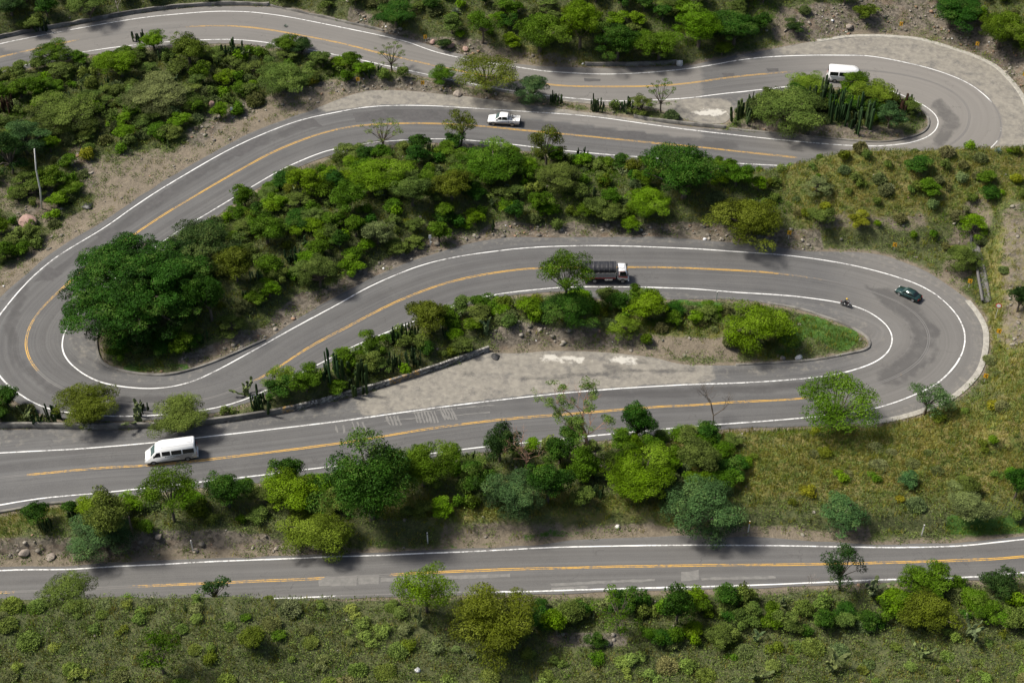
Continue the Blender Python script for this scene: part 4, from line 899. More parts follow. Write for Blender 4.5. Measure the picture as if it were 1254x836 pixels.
put_bare('bare_tree', (645, 580), 60, 45, M_RBARK, 5, 'leafless tan-branched shrub below the centre line of the lower road, middle')
put_bare('bare_tree', (146, 20), 34, 24, M_GBARK, 5, 'leafless dark tree behind the guard wall at the upper left')
put_bare('bare_tree', (728, 38), 24, 18, M_GBARK, 5, 'pale leafless shrub between trees above the short grey parapet')
put_bare('bare_tree', (985, 725), 26, 22, M_GBARK, 5, 'grey leafless shrub at the road edge left of the narrow dark tree')
put_bare('bare_tree', (600, 222), 26, 34, M_GBARK, 5, 'pale bare stems in front of the leafy green tree below the pickup')
# cacti that can be told apart
for x0, x1, yt, yb, c, lab in [
 (272,300,40,71,'cac','dark column cactus clump below the topmost road in the upper left scrub'),(38,62,14,36,'cac','column cactus clump behind the guard wall, upper left'),(162,180,32,54,'cac','upright cactus clump on the near edge of the topmost road, upper left'),
 (0,18,110,140,'cacr','reddish column cactus at the left edge of the photo'),(672,690,106,126,'cac','column cactus right of the soft grey-green acacia'),(722,740,113,137,'cac','tall dark column cactus left of the top lay-by'),
 (760,782,113,137,'cac','thin column cactus between the dark cactus and the open tree'),(706,719,176,194,'cac','three-armed cactus standing alone at the near edge of the second road'),(893,926,113,146,'cac','cactus clump at the left tip of the cactus island'),
 (984,1018,82,128,'cac','tall dark cactus clump on the cactus island below the white roof'),(1012,1040,96,150,'cac','dense dark cactus clump in the middle of the cactus island'),(1036,1072,104,156,'cac','widest dark cactus mass on the cactus island'),
 (1078,1112,103,140,'cacr','reddish-tipped cactus clump at the right of the cactus island'),(350,370,296,322,'cac','dark cactus clump on the middle slope right of the olive tree'),(306,324,326,346,'pear','pale green upright cactus right of the huge tree'),
 (480,498,388,424,'cac','dark cactus clump on the central island, upper one'),(496,514,386,414,'cac','cactus clump beside the olive-yellow tree on the central island'),(496,516,416,446,'cac','cactus clump above the middle of the painted parapet'),
 (474,490,424,452,'cac','low cactus clump near the painted parapet'),(416,456,426,474,'cac','largest dark cactus thicket at the left part of the central island'),(392,420,420,462,'cac','cactus columns left of the largest cactus thicket'),
 (306,336,468,500,'cac','dark cactus row below the pale lime acacia'),(54,78,486,516,'cac','cactus clump behind the parapet left of the dark olive round tree'),(36,56,496,518,'cac','short cactus clump behind the parapet near the left edge'),
 (164,182,484,508,'cac','cactus clump between the two round trees behind the parapet'),(350,357,716,731,'cac',''),(226,231,738,751,'cac','lone small column cactus in the lower left scrub'),
 (204,210,166,182,'cac','lone small cactus on the dry ground of the upper left'),(988,1000,476,486,'cac','')]:
    if not lab: continue
    p = ground((x0+x1)/2, yb-1); s, sn, cs = pscale(p); w = (x1-x0)/s; h = max(1.0, 0.85*((yb-yt)-0.4*(x1-x0)*sn)/(s*cs))
    put_one('column_cactus', CP['cactus'], p, w, h, c, lab, 'cactus'); OCC.append((p.x, p.y, w*0.3, w))
for x, y, w, lab in [(301,72,20,'prickly pear below the topmost road right of the dark cactus clump'),(594,410,26,'big prickly pear on the central island'),(303,487,28,'prickly pear left of the cactus row above the parapet'),
 (33,514,26,'prickly pear behind the parapet at the left edge'),(172,519,34,'prickly pear between the two round trees behind the parapet'),(102,516,18,'small prickly pear at the foot of the dark olive round tree'),(514,768,26,'prickly pear left of the big round olive bush'),
 (574,808,18,'pale prickly pear alone below the big round olive bush'),(1065,730,40,'wide prickly pear right below the narrow dark tree'),(956,744,20,'prickly pear in the scrub left of the narrow dark tree'),(924,786,22,'prickly pear in the lower scrub below the previous road bend'),
 (1015,822,42,'sprawling prickly pear at the bottom edge'),(924,832,30,'prickly pear at the bottom edge left of the sprawling one'),(1186,780,38,'sprawling prickly pear in the lower right scrub'),(1128,806,28,'prickly pear in the lower right scrub below the olive bush'),
 (1248,752,14,'prickly pear at the right edge of the lower scrub'),(560,394,20,'prickly pear beside the grey-green tree on the central island'),(366,242,18,'prickly pear on the left middle slope')]:
    p = ground(x, y); s, sn, cs = pscale(p); put_one('prickly_pear', CP['pear'], p, w/s, w/s*0.75, 'pear', lab.replace('below the previous road bend', 'just above the bottom edge'), 'cactus'); OCC.append((p.x, p.y, w/s*0.3, w/s))
for x, y, w, lab in [(558,18,15,'pale blue agave at the top edge left of the lollipop tree'),(732,64,11,'small pale agave above the short grey parapet'),(465,240,17,'pale agave on the left part of the middle slope'),(621,232,12,'pale agave below the leafy green tree'),
 (1088,234,16,'large pale agave in the middle of the grassy ridge'),(1221,188,12,'pale agave at the crest of the grassy ridge on the right'),(350,36,10,'agave by the topmost road'),(975,470,8,'')]:
    if not lab: continue
    p = ground(x, y); s, sn, cs = pscale(p); put_one('agave', CP['agave'], p, w/s, w/s*0.7, 'agave', lab, 'agave')

# ------------------------------------------------------------------ fill: countable shrubs and small trees by zone
ZONES = [   # polygon, spacing (m), (kind, colour, weight)..., phrase
 ('upper left scrub', [(-140,70),(0,72),(150,58),(330,60),(420,78),(530,100),(400,108),(318,130),(240,160),(170,190),(110,190),(90,260),(30,320),(-140,420)], 2.3, 'L', 1.0),
 ('slope above the topmost road', [(-140,60),(0,40),(170,8),(285,0),(420,18),(560,58),(700,72),(840,68),(990,30),(1120,24),(1200,50),(1280,90),(1420,60),(1420,-150),(-140,-150)], 3.1, 'T', 1.0),
 ('strip between the two topmost roads', [(420,80),(540,106),(660,128),(700,130),(830,134),(830,150),(760,142),(640,124),(500,108),(410,106)], 2.3, 'G', 1.0),
 ('slope between the middle roads', [(126,440),(118,405),(175,335),(270,266),(360,212),(475,182),(645,190),(780,200),(900,210),(920,290),(840,286),(690,282),(590,284),(470,318),(330,395),(240,440)], 2.35, 'G', 1.0),
 ('grassy ridge below the top right hairpin', [(900,205),(1420,170),(1420,300),(1180,310),(1060,300),(920,290)], 2.9, 'R', 1.0),
 ('central island', [(420,484),(320,500),(430,436),(578,378),(704,362),(740,372),(880,376),(870,410),(760,408),(640,405),(600,425),(550,440)], 2.1, 'G', 1.0),
 ('right hairpin island', [(740,372),(960,378),(990,400),(960,425),(800,425),(700,412)], 3.2, 'R', 1.0),
 ('strip behind the parapet', [(-100,500),(30,505),(100,516),(250,512),(312,498),(300,512),(150,526),(-100,530)], 1.5, 'G', 1.0),
 ('thicket between the two lower roads', [(90,618),(200,606),(388,588),(550,566),(800,540),(900,536),(905,600),(860,630),(600,636),(430,650),(80,668),(40,650)], 2.2, 'G', 1.0),
 ('dry grass slope below the right hairpin', [(900,530),(1060,522),(1140,506),(1210,450),(1230,320),(1420,300),(1420,640),(1254,640),(900,632)], 4.3, 'R', 1.0),
 ('scrub in front of the bottom road', [(660,735),(900,728),(1060,722),(1400,700),(1400,770),(1000,775),(800,790),(650,790)], 1.9, 'F', 1.0),
 ('lower foreground scrub', [(-140,758),(420,742),(640,740),(650,790),(1000,778),(1400,770),(1500,960),(-200,960)], 2.75, 'S', 1.0),
 ('cactus island', [(900,150),(905,134),(985,113),(1070,112),(1125,135),(1100,158),(1000,158)], 1.7, 'C', 1.0)]
MIX = {'L': [('leafy','greyg',3),('bush','green',1.6),('twiggy','grey',2.4),('bush','bright',1),('bush','greyg',2.5),('acacia','greyg',2),('round','green',.8),('leafy','yellow',.5),('cactus','cac',0.5),('pear','pear',.5)],
       'T': [('round','green',3),('round','dark',2.2),('bush','greyg',2),('bush','bright',1.2),('twiggy','grey',2),('leafy','olive',1.5),('bush','olive',1.5),('acacia','greyg',1.2)],
       'G': [('bush','green',3),('bush','bright',1.5),('bush','greyg',2.4),('bush','dark',1.6),('twiggy','grey',1.8),('round','green',1.4),('round','dark',.8),('acacia','greyg',1.5),('leafy','olive',1.8),('leafy','greyg',1.6),('cactus','cac',0.9),('pear','pear',0.6)],
       'R': [('twiggy','grey',3),('leafy','greyg',3),('leafy','yellow',1),('leafy','olive',2),('twiggy','hay',3),('leafy','green',0.6)],
       'F': [('bush','greyg',2),('twiggy','grey',1.8),('bush','green',2.2),('bush','dark',2),('leafy','dark',1.2),('leafy','greyg',1.6),('leafy','bright',0.8),('pear','pear',0.3)],
       'S': [('twiggy','forb',3),('leafy','forb',3.2),('twiggy','grey',2),('twiggy','hay',1.2),('leafy','olive',.7),('leafy','greyg',2.2),('leafy','green',0.5)],
       'C': [('bush','greyg',2),('bush','dark',2),('cactus','cac',4),('twiggy','grey',1)]}
CN = {'dark': 'dark green', 'deep': 'very dark green', 'green': 'mid green', 'lime': 'lime', 'bright': 'bright green', 'olive': 'olive', 'grey': 'dusty grey', 'greyg': 'grey-green', 'blue': 'blue-green',
      'yellow': 'yellowish', 'brown': 'brownish', 'cac': 'dark', 'pear': 'pale green', 'straw': 'straw-coloured', 'hay': 'pale straw-coloured', 'forb': 'pale olive'}
def zone_samples(poly, sp_):
    w = W2(poly); x0, y0 = w.min(0); x1, y1 = w.max(0); out = []
    gxn = np.arange(x0, x1, sp_)
    for yy in np.arange(y0, y1, sp_*0.9):
        for xx in gxn: out.append((xx+U(-.55, .55)*sp_, yy+U(-.55, .55)*sp_))
    P = np.array(out); return P[inpoly(P[:, 0], P[:, 1], w)]
LAND = [(165,340,'huge hairpin tree'),(210,550,'minibus on the lower loop'),(618,146,'white pickup'),(745,330,'truck'),(1112,360,'sedan'),(1036,370,'motorcycle'),(1030,85,'half-hidden minibus'),(835,205,'large dark green tree on the middle slope'),
 (790,242,'brilliant lime green tree'),(916,260,'broad olive tree beside the ridge'),(690,340,'tall tree in front of the truck'),(928,392,'wide bright island acacia'),(1022,490,'yellow-green forked tree'),(1121,488,'small tree on the pale gutter'),
 (1199,330,'drain chute'),(1218,382,'round red-ringed sign'),(872,498,'dead dark tree'),(716,520,'red-branched tree'),(455,580,'largest dark olive tree'),(392,640,'pale lime flat-topped acacia'),(630,596,'dusty blue-green acacia'),(855,615,'flat acacia with dark trunk'),
 (1028,625,'low acacia on the bank'),(1040,682,'narrow dark tree'),(596,745,'big round olive bush'),(522,716,'open tree by the bottom road'),(112,698,'small feathery roadside acacia'),(271,703,'crooked roadside tree'),(201,798,'thin lone foreground tree'),(310,778,'olive foreground bush'),
 (1130,748,'low olive bush lower right'),(1220,710,'dark bush by the right edge'),(122,494,'dark round tree behind the parapet'),(223,497,'light round tree behind the parapet'),(140,630,'acacia on the lower left bank'),(213,600,'reddish-stemmed tree'),(51,220,'leaning pole'),
 (285,135,'white marker post by the dirt shoulder'),(197,108,'wide grey-green acacia'),(85,132,'wide light green acacia'),(30,165,'acacia at the left edge'),(158,74,'wide bright green upper tree'),(234,56,'olive tree by the topmost road'),(285,56,'dark upper cactus clump'),
 (347,95,'broad grey-green upper bush tree'),(600,88,'umbrella-shaped tree'),(650,105,'soft grey-green acacia by the umbrella tree'),(592,30,'lollipop tree'),(485,14,'dark tree at the top edge'),(660,34,'big green upper tree'),(755,45,'dark tree above the grey parapet'),
 (850,30,'leafy tree behind the grey parapet end'),(1058,14,'olive bush on the rubble'),(1220,30,'upper right corner tree'),(1160,12,'dark tree above the top hairpin'),(810,118,'open tree by the lay-by'),(482,70,'thin open upper tree'),(580,146,'lone sunlit tree'),(670,180,'two-tiered yellowish tree'),
 (476,160,'sparse grey roadside tree'),(600,195,'leafy tree below the pickup'),(456,212,'wide bright tree of the middle slope'),(506,232,'domed grey-green tree'),(291,320,'yellowish olive tree'),(392,326,'pale feathery acacia'),(436,448,'largest cactus thicket'),(524,384,'olive-yellow island tree'),
 (594,405,'big island prickly pear'),(328,463,'pale lime acacia above the parapet'),(960,130,'wide acacia of the cactus island'),(1054,130,'widest cactus mass'),(1125,202,'dark bush on the ridge'),(1088,232,'large ridge agave'),(1136,228,'round ridge bush'),(1208,230,'ridge bushes at the right'),
 (1030,268,'yellow-green bush below the ridge'),(776,574,'sunny lime green tree'),(780,512,'dark tree behind the red-branched tree'),(612,535,'small dark spiky tree'),(1112,586,'dusty bush in the grass'),(1182,592,'small grass slope bush'),(1242,586,'right edge slope bush'),(1185,780,'sprawling lower right prickly pear'),
 (1015,822,'sprawling bottom prickly pear'),(924,785,'lone lower prickly pear'),(1065,728,'wide roadside prickly pear'),(828,735,'dark middle right roadside tree'),(756,742,'open tree right of the rubble'),(60,790,'bottom left corner'),(430,800,'bottom edge left of the middle'),(700,820,'bottom edge middle'),(1220,822,'bottom right corner'),
 (380,760,'roadside scrub left of the open tree'),(1160,140,'top hairpin inner line')]
CANDS = []
for nm, poly, sp_, mx, dens in ZONES:
    P = zone_samples(poly, sp_); Dd = Dist(P[:, 0], P[:, 1]); Z = T(P[:, 0], P[:, 1]); u, v, s = proj(P[:, 0], P[:, 1], Z)
    dz = bil(dirtM, P[:, 0], P[:, 1]); rz_ = bil(rubM, P[:, 0], P[:, 1]); gz = bil(grnM, P[:, 0], P[:, 1])
    mix = MIX[mx]; wt = np.array([m[2] for m in mix]); wt = wt/wt.sum()
    for k in range(len(P)):
        x, y = P[k]
        if not (-60 < u[k] < 1315 and -70 < v[k] < 885): continue
        if rng.random() < max(dz[k], rz_[k]*0.75)*0.85 or gz[k] > 0.5: continue
        kind, c, _ = mix[rng.choice(len(mix), p=wt)]
        cl = vnoise(x/9.0+40, y/9.0)                   # patches where one look prevails
        if kind in ('leafy', 'bush') and mx != 'S' and cl > 0.66 and rng.random() < 0.6: c = 'bright' if rng.random() < 0.5 else 'green'
        if kind in ('leafy', 'bush') and mx in 'LSRF' and cl < 0.3 and rng.random() < 0.5: c = 'grey' if kind == 'leafy' else 'greyg'
        big = {'leafy': U(1.4, 3.2), 'twiggy': U(1.2, 2.8), 'bush': U(2.2, 4.3), 'round': U(3.0, 4.8), 'acacia': U(2.8, 5.0), 'cactus': U(1.0, 2.2), 'pear': U(1.0, 1.9)}[kind]
        if mx in 'SR': big *= 0.8
        if Dd[k] < big*0.27+0.2: continue
        if any((x-a)**2+(y-b)**2 < (r+big*0.15)**2 for a, b, r, _ in OCC): continue
        CANDS.append([kind, c, big, x, y, float(Z[k])-0.05, nm, big*float(s[k])*(1 if 0 < u[k] < 1254 and 0 < v[k] < 836 else 0.3), float(u[k]), float(v[k])-big*0.3*float(s[k])])
KN = {'leafy': ('leafy_shrub', 'shrub', 'leafy shrub'), 'twiggy': ('thorn_shrub', 'shrub', 'twiggy shrub'), 'bush': ('bush', 'bush', 'bush'), 'round': ('small_tree', 'tree', 'small tree'), 'acacia': ('acacia_tree', 'tree', 'small acacia'),
      'cactus': ('column_cactus', 'cactus', 'column cactus clump'), 'pear': ('prickly_pear', 'cactus', 'prickly pear')}
LIM = {'leafy': 295, 'twiggy': 295, 'bush': 255, 'round': 250, 'acacia': 240, 'cactus': 250, 'pear': 250}
INDIV = []; REST = []
for kd_ in LIM:
    L = sorted([c for c in CANDS if c[0] == kd_], key=lambda c: -c[7]); INDIV += L[:LIM[kd_]]; REST += L[LIM[kd_]:]
for c in INDIV:
    u, v = c[8], c[9]; ld = min(LAND, key=lambda l: (l[0]-u)**2+((l[1]-v)*1.4)**2); dx, dy = u-ld[0], (v-ld[1])*1.4
    rel_ = ('right of' if dx > 0 else 'left of') if abs(dx) > abs(dy) else ('in front of' if dy > 0 else 'behind')
    szw = 'small ' if c[2]*1.0 < {'leafy': 1.7, 'twiggy': 1.6, 'bush': 2.5, 'round': 3.5, 'acacia': 3.5, 'cactus': 1.4, 'pear': 1.3}[c[0]] else ('large ' if c[2] > {'leafy': 2.3, 'twiggy': 2.1, 'bush': 3.2, 'round': 4.2, 'acacia': 4.3, 'cactus': 1.9, 'pear': 1.6}[c[0]] else 'medium ')
    if c[0] in ('round', 'acacia'): szw = ''
    c.append(szw+CN[c[1]]+' '+KN[c[0]][2]); c.append(rel_+' the '+ld[2]); c.append(math.hypot(dx, dy))
from collections import defaultdict
GR = defaultdict(list)
for c in INDIV: GR[(c[10], c[11])].append(c)
for (a_, b_), L in GR.items():
    L.sort(key=lambda c: c[12])
    for i, c in enumerate(L):
        if len(L) == 1: c.append(a_+' '+b_)
        elif len(L) == 2: c.append(a_+(' close ' if i == 0 else ' farther ')+b_)
        else: c.append(a_+(' nearest, ' if i == 0 else ' farthest, ' if i == len(L)-1 else ' midway, ')+b_)
for c in INDIV: c[13] = c[13].replace('dusty grey twiggy', 'dusty twiggy').replace('the tall tree in front of', 'the tree before') if len(c[13].replace('-', ' ').split()) > 15 else c[13]
for c in INDIV:
    kind, col, big, x, y, z = c[:6]; p = Vector((x, y, z)); nm, cat, w_ = KN[kind]; lab = c[13]; grp = '%s %s of the %s' % (CN[col], {'bush': 'bushes', 'pear': 'prickly pears', 'cactus': 'column cacti'}.get(kind, w_+'s'), c[6])
    if kind in ('leafy', 'twiggy'): put_one(nm, SP[kind], p, big, big*(U(0.5, 0.78) if 'foreground' not in c[6] and 'grass slope' not in c[6] else U(0.3, 0.46)), col, lab, cat, grp)
    elif kind == 'bush': put_tree('round', p, big, big*U(0.55, 0.75), col, lab, cat, grp, nm)
    elif kind == 'round': put_tree('round', p, big, big*U(0.7, 0.95), col, lab, cat, grp, nm)
    elif kind == 'acacia': put_tree('acacia', p, big, big*U(0.5, 0.68), col, lab, cat, grp, nm)
    elif kind == 'cactus': put_one(nm, CP['cactus'], p, big*0.8, U(1.4, 2.8), col, lab, cat, grp)
    else: put_one(nm, CP['pear'], p, big, big*0.7, col, lab, cat, grp)
# the rest, past three hundred of a kind: one mesh of the same shrubs
VV = []; CC_ = []
cache = {}
for c in REST:
    src = {'leafy': SP['leafy'], 'twiggy': SP['twiggy'], 'bush': SP['leafy'], 'round': SP['leafy'], 'acacia': SP['leafy'], 'cactus': SP['leafy'], 'pear': SP['leafy']}[c[0]]
    pw, ph, ms = src[0]; mq = random.choice(ms)
    if mq.name not in cache:
        a = np.zeros(len(mq.vertices)*3, dtype=np.float32); mq.vertices.foreach_get('co', a); t = np.zeros(len(mq.vertices), dtype=np.float32); mq.attributes['tone'].data.foreach_get('value', t); cache[mq.name] = (a.reshape(-1, 4, 3), t.reshape(-1, 4))
    a, t = cache[mq.name]; k = rng.random(len(a)) < 0.6; a = a[k]; t = t[k]; w = c[2]; h = w*U(.5, .75); th = U(0, 6.283); Rm = np.array([[math.cos(th), math.sin(th), 0], [-math.sin(th), math.cos(th), 0], [0, 0, 1]])
    cen = a.mean(1, keepdims=True); a = cen+(a-cen)*1.25; VV.append(((a*[w/pw, w/pw, h/ph]) @ Rm + [c[3], c[4], c[5]]).reshape(-1, 3)); base = np.array(PAL[c[1]])*U(.85, 1.15); CC_.append((base[None]*(0.52+0.95*t.reshape(-1, 1))))
if VV:
    VV = np.vstack(VV); me = mesh_np('shrub_thicket', VV, np.arange(len(VV)).reshape(-1, 4)); cattr(me, 'Col', np.vstack(CC_)); me.materials.append(M_COVER)
    tag(link('shrub_thicket', me), 'smaller shrubs growing between the larger ones all over the scrub', 'shrubs', None, 'stuff')
print('fill', len(INDIV), len(REST), {k: sum(1 for c in CANDS if c[0] == k) for k in LIM}, 'dups', len(INDIV)-len(set(c[13] for c in INDIV)))

# ------------------------------------------------------------------ uncountable ground cover (stuff)
def cover(name, sp_, fn, label, palette, hgt, nblade, size, cat):
    xs = np.arange(-105, 105, sp_); ys = np.arange(76, 285, sp_); X, Y = np.meshgrid(xs, ys); X = X+rng.uniform(-.6, .6, X.shape)*sp_; Y = Y+rng.uniform(-.6, .6, Y.shape)*sp_
    X = X.ravel(); Y = Y.ravel(); Z = T(X, Y); u, v, s = proj(X, Y, Z); m = (u > -70) & (u < 1325) & (v > -60) & (v < 880); X, Y, Z, u, v = X[m], Y[m], Z[m], u[m], v[m]
    Dd = Dist(X, Y); pr = fn(X, Y, Dd, u, v); m = (rng.random(len(X)) < pr) & (Dd > 0.3); X, Y, Z, Dd = X[m], Y[m], Z[m], Dd[m]; n = len(X)
    pal = np.array([PAL[c] for c, _ in palette]); pw = np.array([w for _, w in palette]); 
    cl = (vnoise(X/13+9, Y/13)*0.55+vnoise(X/3, Y/3+31)*0.45); cidx = np.clip(((cl-0.2)/0.6*len(palette)+rng.normal(0, 0.8, n)), 0, len(palette)-1).astype(int)
    base = pal[cidx]*(0.8+0.4*rng.random((n, 1)))
    hh = hgt*(0.5+rng.random(n))*np.clip(0.45+Dd/2.0, 0.4, 1)
    k = nblade; C0 = np.repeat(np.stack([X, Y, Z], 1), k, 0); H = np.repeat(hh, k); cc = np.repeat(base, k, 0)*(0.75+0.5*rng.random((n*k, 1)))
    a = rng.random(n*k)*6.283; rr = size*3.0*np.sqrt(rng.random(n*k)); q = rng.random(n*k)
    if cat == 'grass':
        B = C0+np.stack([rr*np.cos(a), rr*np.sin(a), -0.04+0*a], 1); tip = B+np.stack([(rng.random(n*k)-.5)*H*0.9, (rng.random(n*k)-.5)*H*0.9, H], 1)
        s = np.stack([np.sin(a), -np.cos(a), 0*a], 1)*(size*0.20); Vv = np.stack([B-s, B+s, tip], 1).reshape(-1, 3); F = np.arange(3*n*k).reshape(-1, 3); rep = 3
    else:
        C = C0+np.stack([rr*np.cos(a), rr*np.sin(a), H*q*(1-(rr/(size*3.0))**2*0.6)], 1)
        nn = unit(np.stack([np.cos(a)*rr, np.sin(a)*rr, 0.25+0*a], 1)+rng.normal(size=(n*k, 3))*0.5); Vv, F = quads(C, nn, size*(0.6+0.7*rng.random(n*k)), 0.5); rep = 4
    me = mesh_np(name, Vv, F); cattr(me, 'Col', np.repeat(cc, rep, 0)); me.materials.append(M_COVER); o = link(name, me); tag(o, label, cat, None, 'stuff'); print(name, n, len(F))
def zq(A, X, Y): return bil(A, X, Y)
cover('low_scrub', 0.62, lambda X, Y, D_, u, v: np.clip(1.05-0.85*np.maximum(zq(dirtM, X, Y), zq(rubM, X, Y))-0.75*zq(dryM, X, Y)-0.9*zq(grnM, X, Y), 0.05, 1)*np.clip(vnoise(X/3.1, Y/3.1)*2.4, 0.6, 1),
      'low mixed scrub of small grey-green plants covering the ground between the roads', [('forb', 1), ('grey', 1), ('greyg', 1), ('forb', 1), ('grey', 1), ('forb', 1), ('greyg', 1), ('green', .5)], 0.66, 24, 0.20, 'scrub')
cover('dry_grass', 0.42, lambda X, Y, D_, u, v: np.clip(0.3+0.7*zq(dryM, X, Y)-0.8*zq(dirtM, X, Y)-0.7*zq(rubM, X, Y), 0.03, 1),
      'tufts of dry yellow-green grass on the open slopes and banks', [('straw', 1), ('forb', 1), ('yellow', 1), ('straw', 1), ('forb', 1), ('yellow', 1), ('lime', 1)], 0.45, 16, 0.19, 'grass')
cover('green_grass', 0.3, lambda X, Y, D_, u, v: np.clip(zq(grnM, X, Y)*1.2-0.2, 0, 1), 'short bright green grass on the tip of the right hairpin island and the road verges', [('bright', 1), ('green', 1), ('lime', 1)], 0.22, 10, 0.14, 'grass')
# loose stones in the rubble banks
def rubble(name, fn, sp_, label, smin, smax, seed):
    X, Y = np.meshgrid(np.arange(-105, 105, sp_), np.arange(90, 280, sp_)); X = (X+rng.uniform(-.6, .6, X.shape)*sp_).ravel(); Y = (Y+rng.uniform(-.6, .6, Y.shape)*sp_).ravel()
    Z = T(X, Y); u, v, s = proj(X, Y, Z); m = (u > -60) & (u < 1310) & (v > -50) & (v < 870) & (rng.random(len(X)) < fn(X, Y)) & (Dist(X, Y) > 0.25); X, Y, Z = X[m], Y[m], Z[m]; n = len(X)
    ico = bmesh.new(); bmesh.ops.create_icosphere(ico, subdivisions=1, radius=1); iv = np.array([v.co[:] for v in ico.verts]); fi = np.array([[q.index for q in f.verts] for f in ico.faces]); ico.free()
    k = len(iv); r = smin+(smax-smin)*rng.random(n)**3; sc_ = np.stack([r*rng.uniform(.7, 1.4, n), r*rng.uniform(.7, 1.4, n), r*rng.uniform(.45, .8, n)], 1)
    Vv = iv[None]*(1+rng.normal(0, 0.16, (n, k, 1)))*sc_[:, None]; a = rng.random(n)*6.28; ca, sa = np.cos(a)[:, None], np.sin(a)[:, None]
    Vr = np.stack([Vv[..., 0]*ca-Vv[..., 1]*sa, Vv[..., 0]*sa+Vv[..., 1]*ca, Vv[..., 2]], -1)+np.stack([X, Y, Z+r*0.2], 1)[:, None]
    F = (fi[None]+np.arange(n)[:, None, None]*k).reshape(-1, 3); me = mesh_np(name, Vr.reshape(-1, 3), F); tone = rng.random(n)[:, None]*np.ones((1, 3))
    c0, c1, c2 = np.array([.11, .098, .08]), np.array([.30, .27, .225]), np.array([.27, .17, .11]); col = c0*(1-tone)+c1*tone; red = (rng.random(n) < 0.12)[:, None]; col = np.where(red, c2*(0.6+0.5*tone), col)
    wh = (rng.random(n) < 0.03)[:, None]; col = np.where(wh, 0.6, col)
    cattr(me, 'Col', np.repeat(col, k, 0)); me.materials.append(M_STONE); tag(link(name, me), label, 'stones', None, 'stuff'); print(name, n)
def m_stone():
    m, nt, b = newmat('loose_stone'); a = attr(nt, 'Col').outputs['Color']; nt.links.new(a, b.inputs['Base Color']); b.inputs['Roughness'].default_value = 0.95; return m
M_STONE = m_stone()
rubble('loose_stones', lambda X, Y: np.clip(zq(rubM, X, Y)*0.55-0.1, 0, 1)*(vnoise(X/2.2, Y/2.2) > 0.42)+0.006+0.05*zq(dirtM, X, Y), 0.45, 'loose grey and reddish stones strewn over the rubble banks beside the roads', 0.06, 0.36, 1)
# ------------------------------------------------------------------ vehicles
def car_paint(name, col, rough=0.28, metal=0.0):
    m, nt, b = newmat(name); n = noise(nt, 1.6, 4); nt.links.new(mixc(nt, ramp(nt, n, [(0.35, 0), (0.8, 0.25)]), col, tuple(x*0.72+0.02 for x in col)), b.inputs['Base Color'])
    b.inputs['Roughness'].default_value = rough; b.inputs['Metallic'].default_value = metal; b.inputs['Coat Weight'].default_value = 0.4; return m
M_VWHITE = car_paint('white_car_paint', (0.80, 0.80, 0.79)); M_VSILV = car_paint('silver_trim_paint', (0.36, 0.345, 0.335), 0.4, 0.3); M_VGREEN = car_paint('dark_green_car_paint', (0.014, 0.042, 0.038), 0.25, 0.3)
M_GLASS = plain('dark_glass', (0.012, 0.016, 0.016), 0.06); M_GLASSG = plain('greenish_glass', (0.05, 0.085, 0.08), 0.08); M_TYRE = plain('tyre_rubber', (0.02, 0.02, 0.02), 0.9); M_RIM = plain('wheel_rim', (0.55, 0.55, 0.55), 0.35, 0.5)
M_BLACK = plain('black_plastic', (0.018, 0.018, 0.018), 0.5); M_RED = plain('red_lamp', (0.45, 0.02, 0.015), 0.3); M_LAMP = plain('headlamp_glass', (0.6, 0.62, 0.6), 0.15); M_REDP = car_paint('red_paint', (0.50, 0.035, 0.02), 0.4)
M_CHROME = plain('chrome', (0.6, 0.6, 0.6), 0.2, 0.9); M_TARP = plain('black_tarpaulin', (0.022, 0.022, 0.025), 0.45, 0, 0.5, 4); M_SLAT = plain('weathered_grey_slats', (0.36, 0.34, 0.32), 0.8, 0, 0.3, 5); M_PLATE = plain('orange_plate', (0.7, 0.28, 0.03), 0.5)
M_POSTR = plain('rope', (0.12, 0.12, 0.12), 0.8)
M_SKIN = plain('skin', (0.35, 0.2, 0.13), 0.6); M_CLOTH = plain('black_clothing', (0.022, 0.022, 0.025), 0.8); M_HELM = plain('yellow_helmet', (0.75, 0.48, 0.05), 0.25); M_MAROON = plain('maroon_cloth', (0.10, 0.03, 0.035), 0.8)
def bm_obj(name, bm, mat, parent, smooth=False):
    bmesh.ops.recalc_face_normals(bm, faces=bm.faces); me = bpy.data.meshes.new(name); bm.to_mesh(me); bm.free()
    if smooth: me.polygons.foreach_set('use_smooth', np.ones(len(me.polygons), dtype=bool))
    return link(name, me, mat, parent)
def prism_bm(bm, prof, wf, off=0.0):      # closed side profile (x,z); half width wf(x,z)
    L = [bm.verts.new((x, wf(x, z)+off, z)) for x, z in prof]; Rr = [bm.verts.new((x, -wf(x, z)-off, z)) for x, z in prof]; n = len(prof)
    bm.faces.new(L); bm.faces.new(Rr[::-1])
    for i in range(n): bm.faces.new((L[i], Rr[i], Rr[(i+1) % n], L[(i+1) % n]))
def side_panel(bm, prof, wf, side, off=0.012, th=0.02):
    a = [bm.verts.new((x, side*(wf(x, z)+off), z)) for x, z in prof]; b = [bm.verts.new((x, side*(wf(x, z)+off-th), z)) for x, z in prof]; n = len(prof)
    bm.faces.new(a); bm.faces.new(b[::-1])
    for i in range(n): bm.faces.new((a[i], b[i], b[(i+1) % n], a[(i+1) % n]))
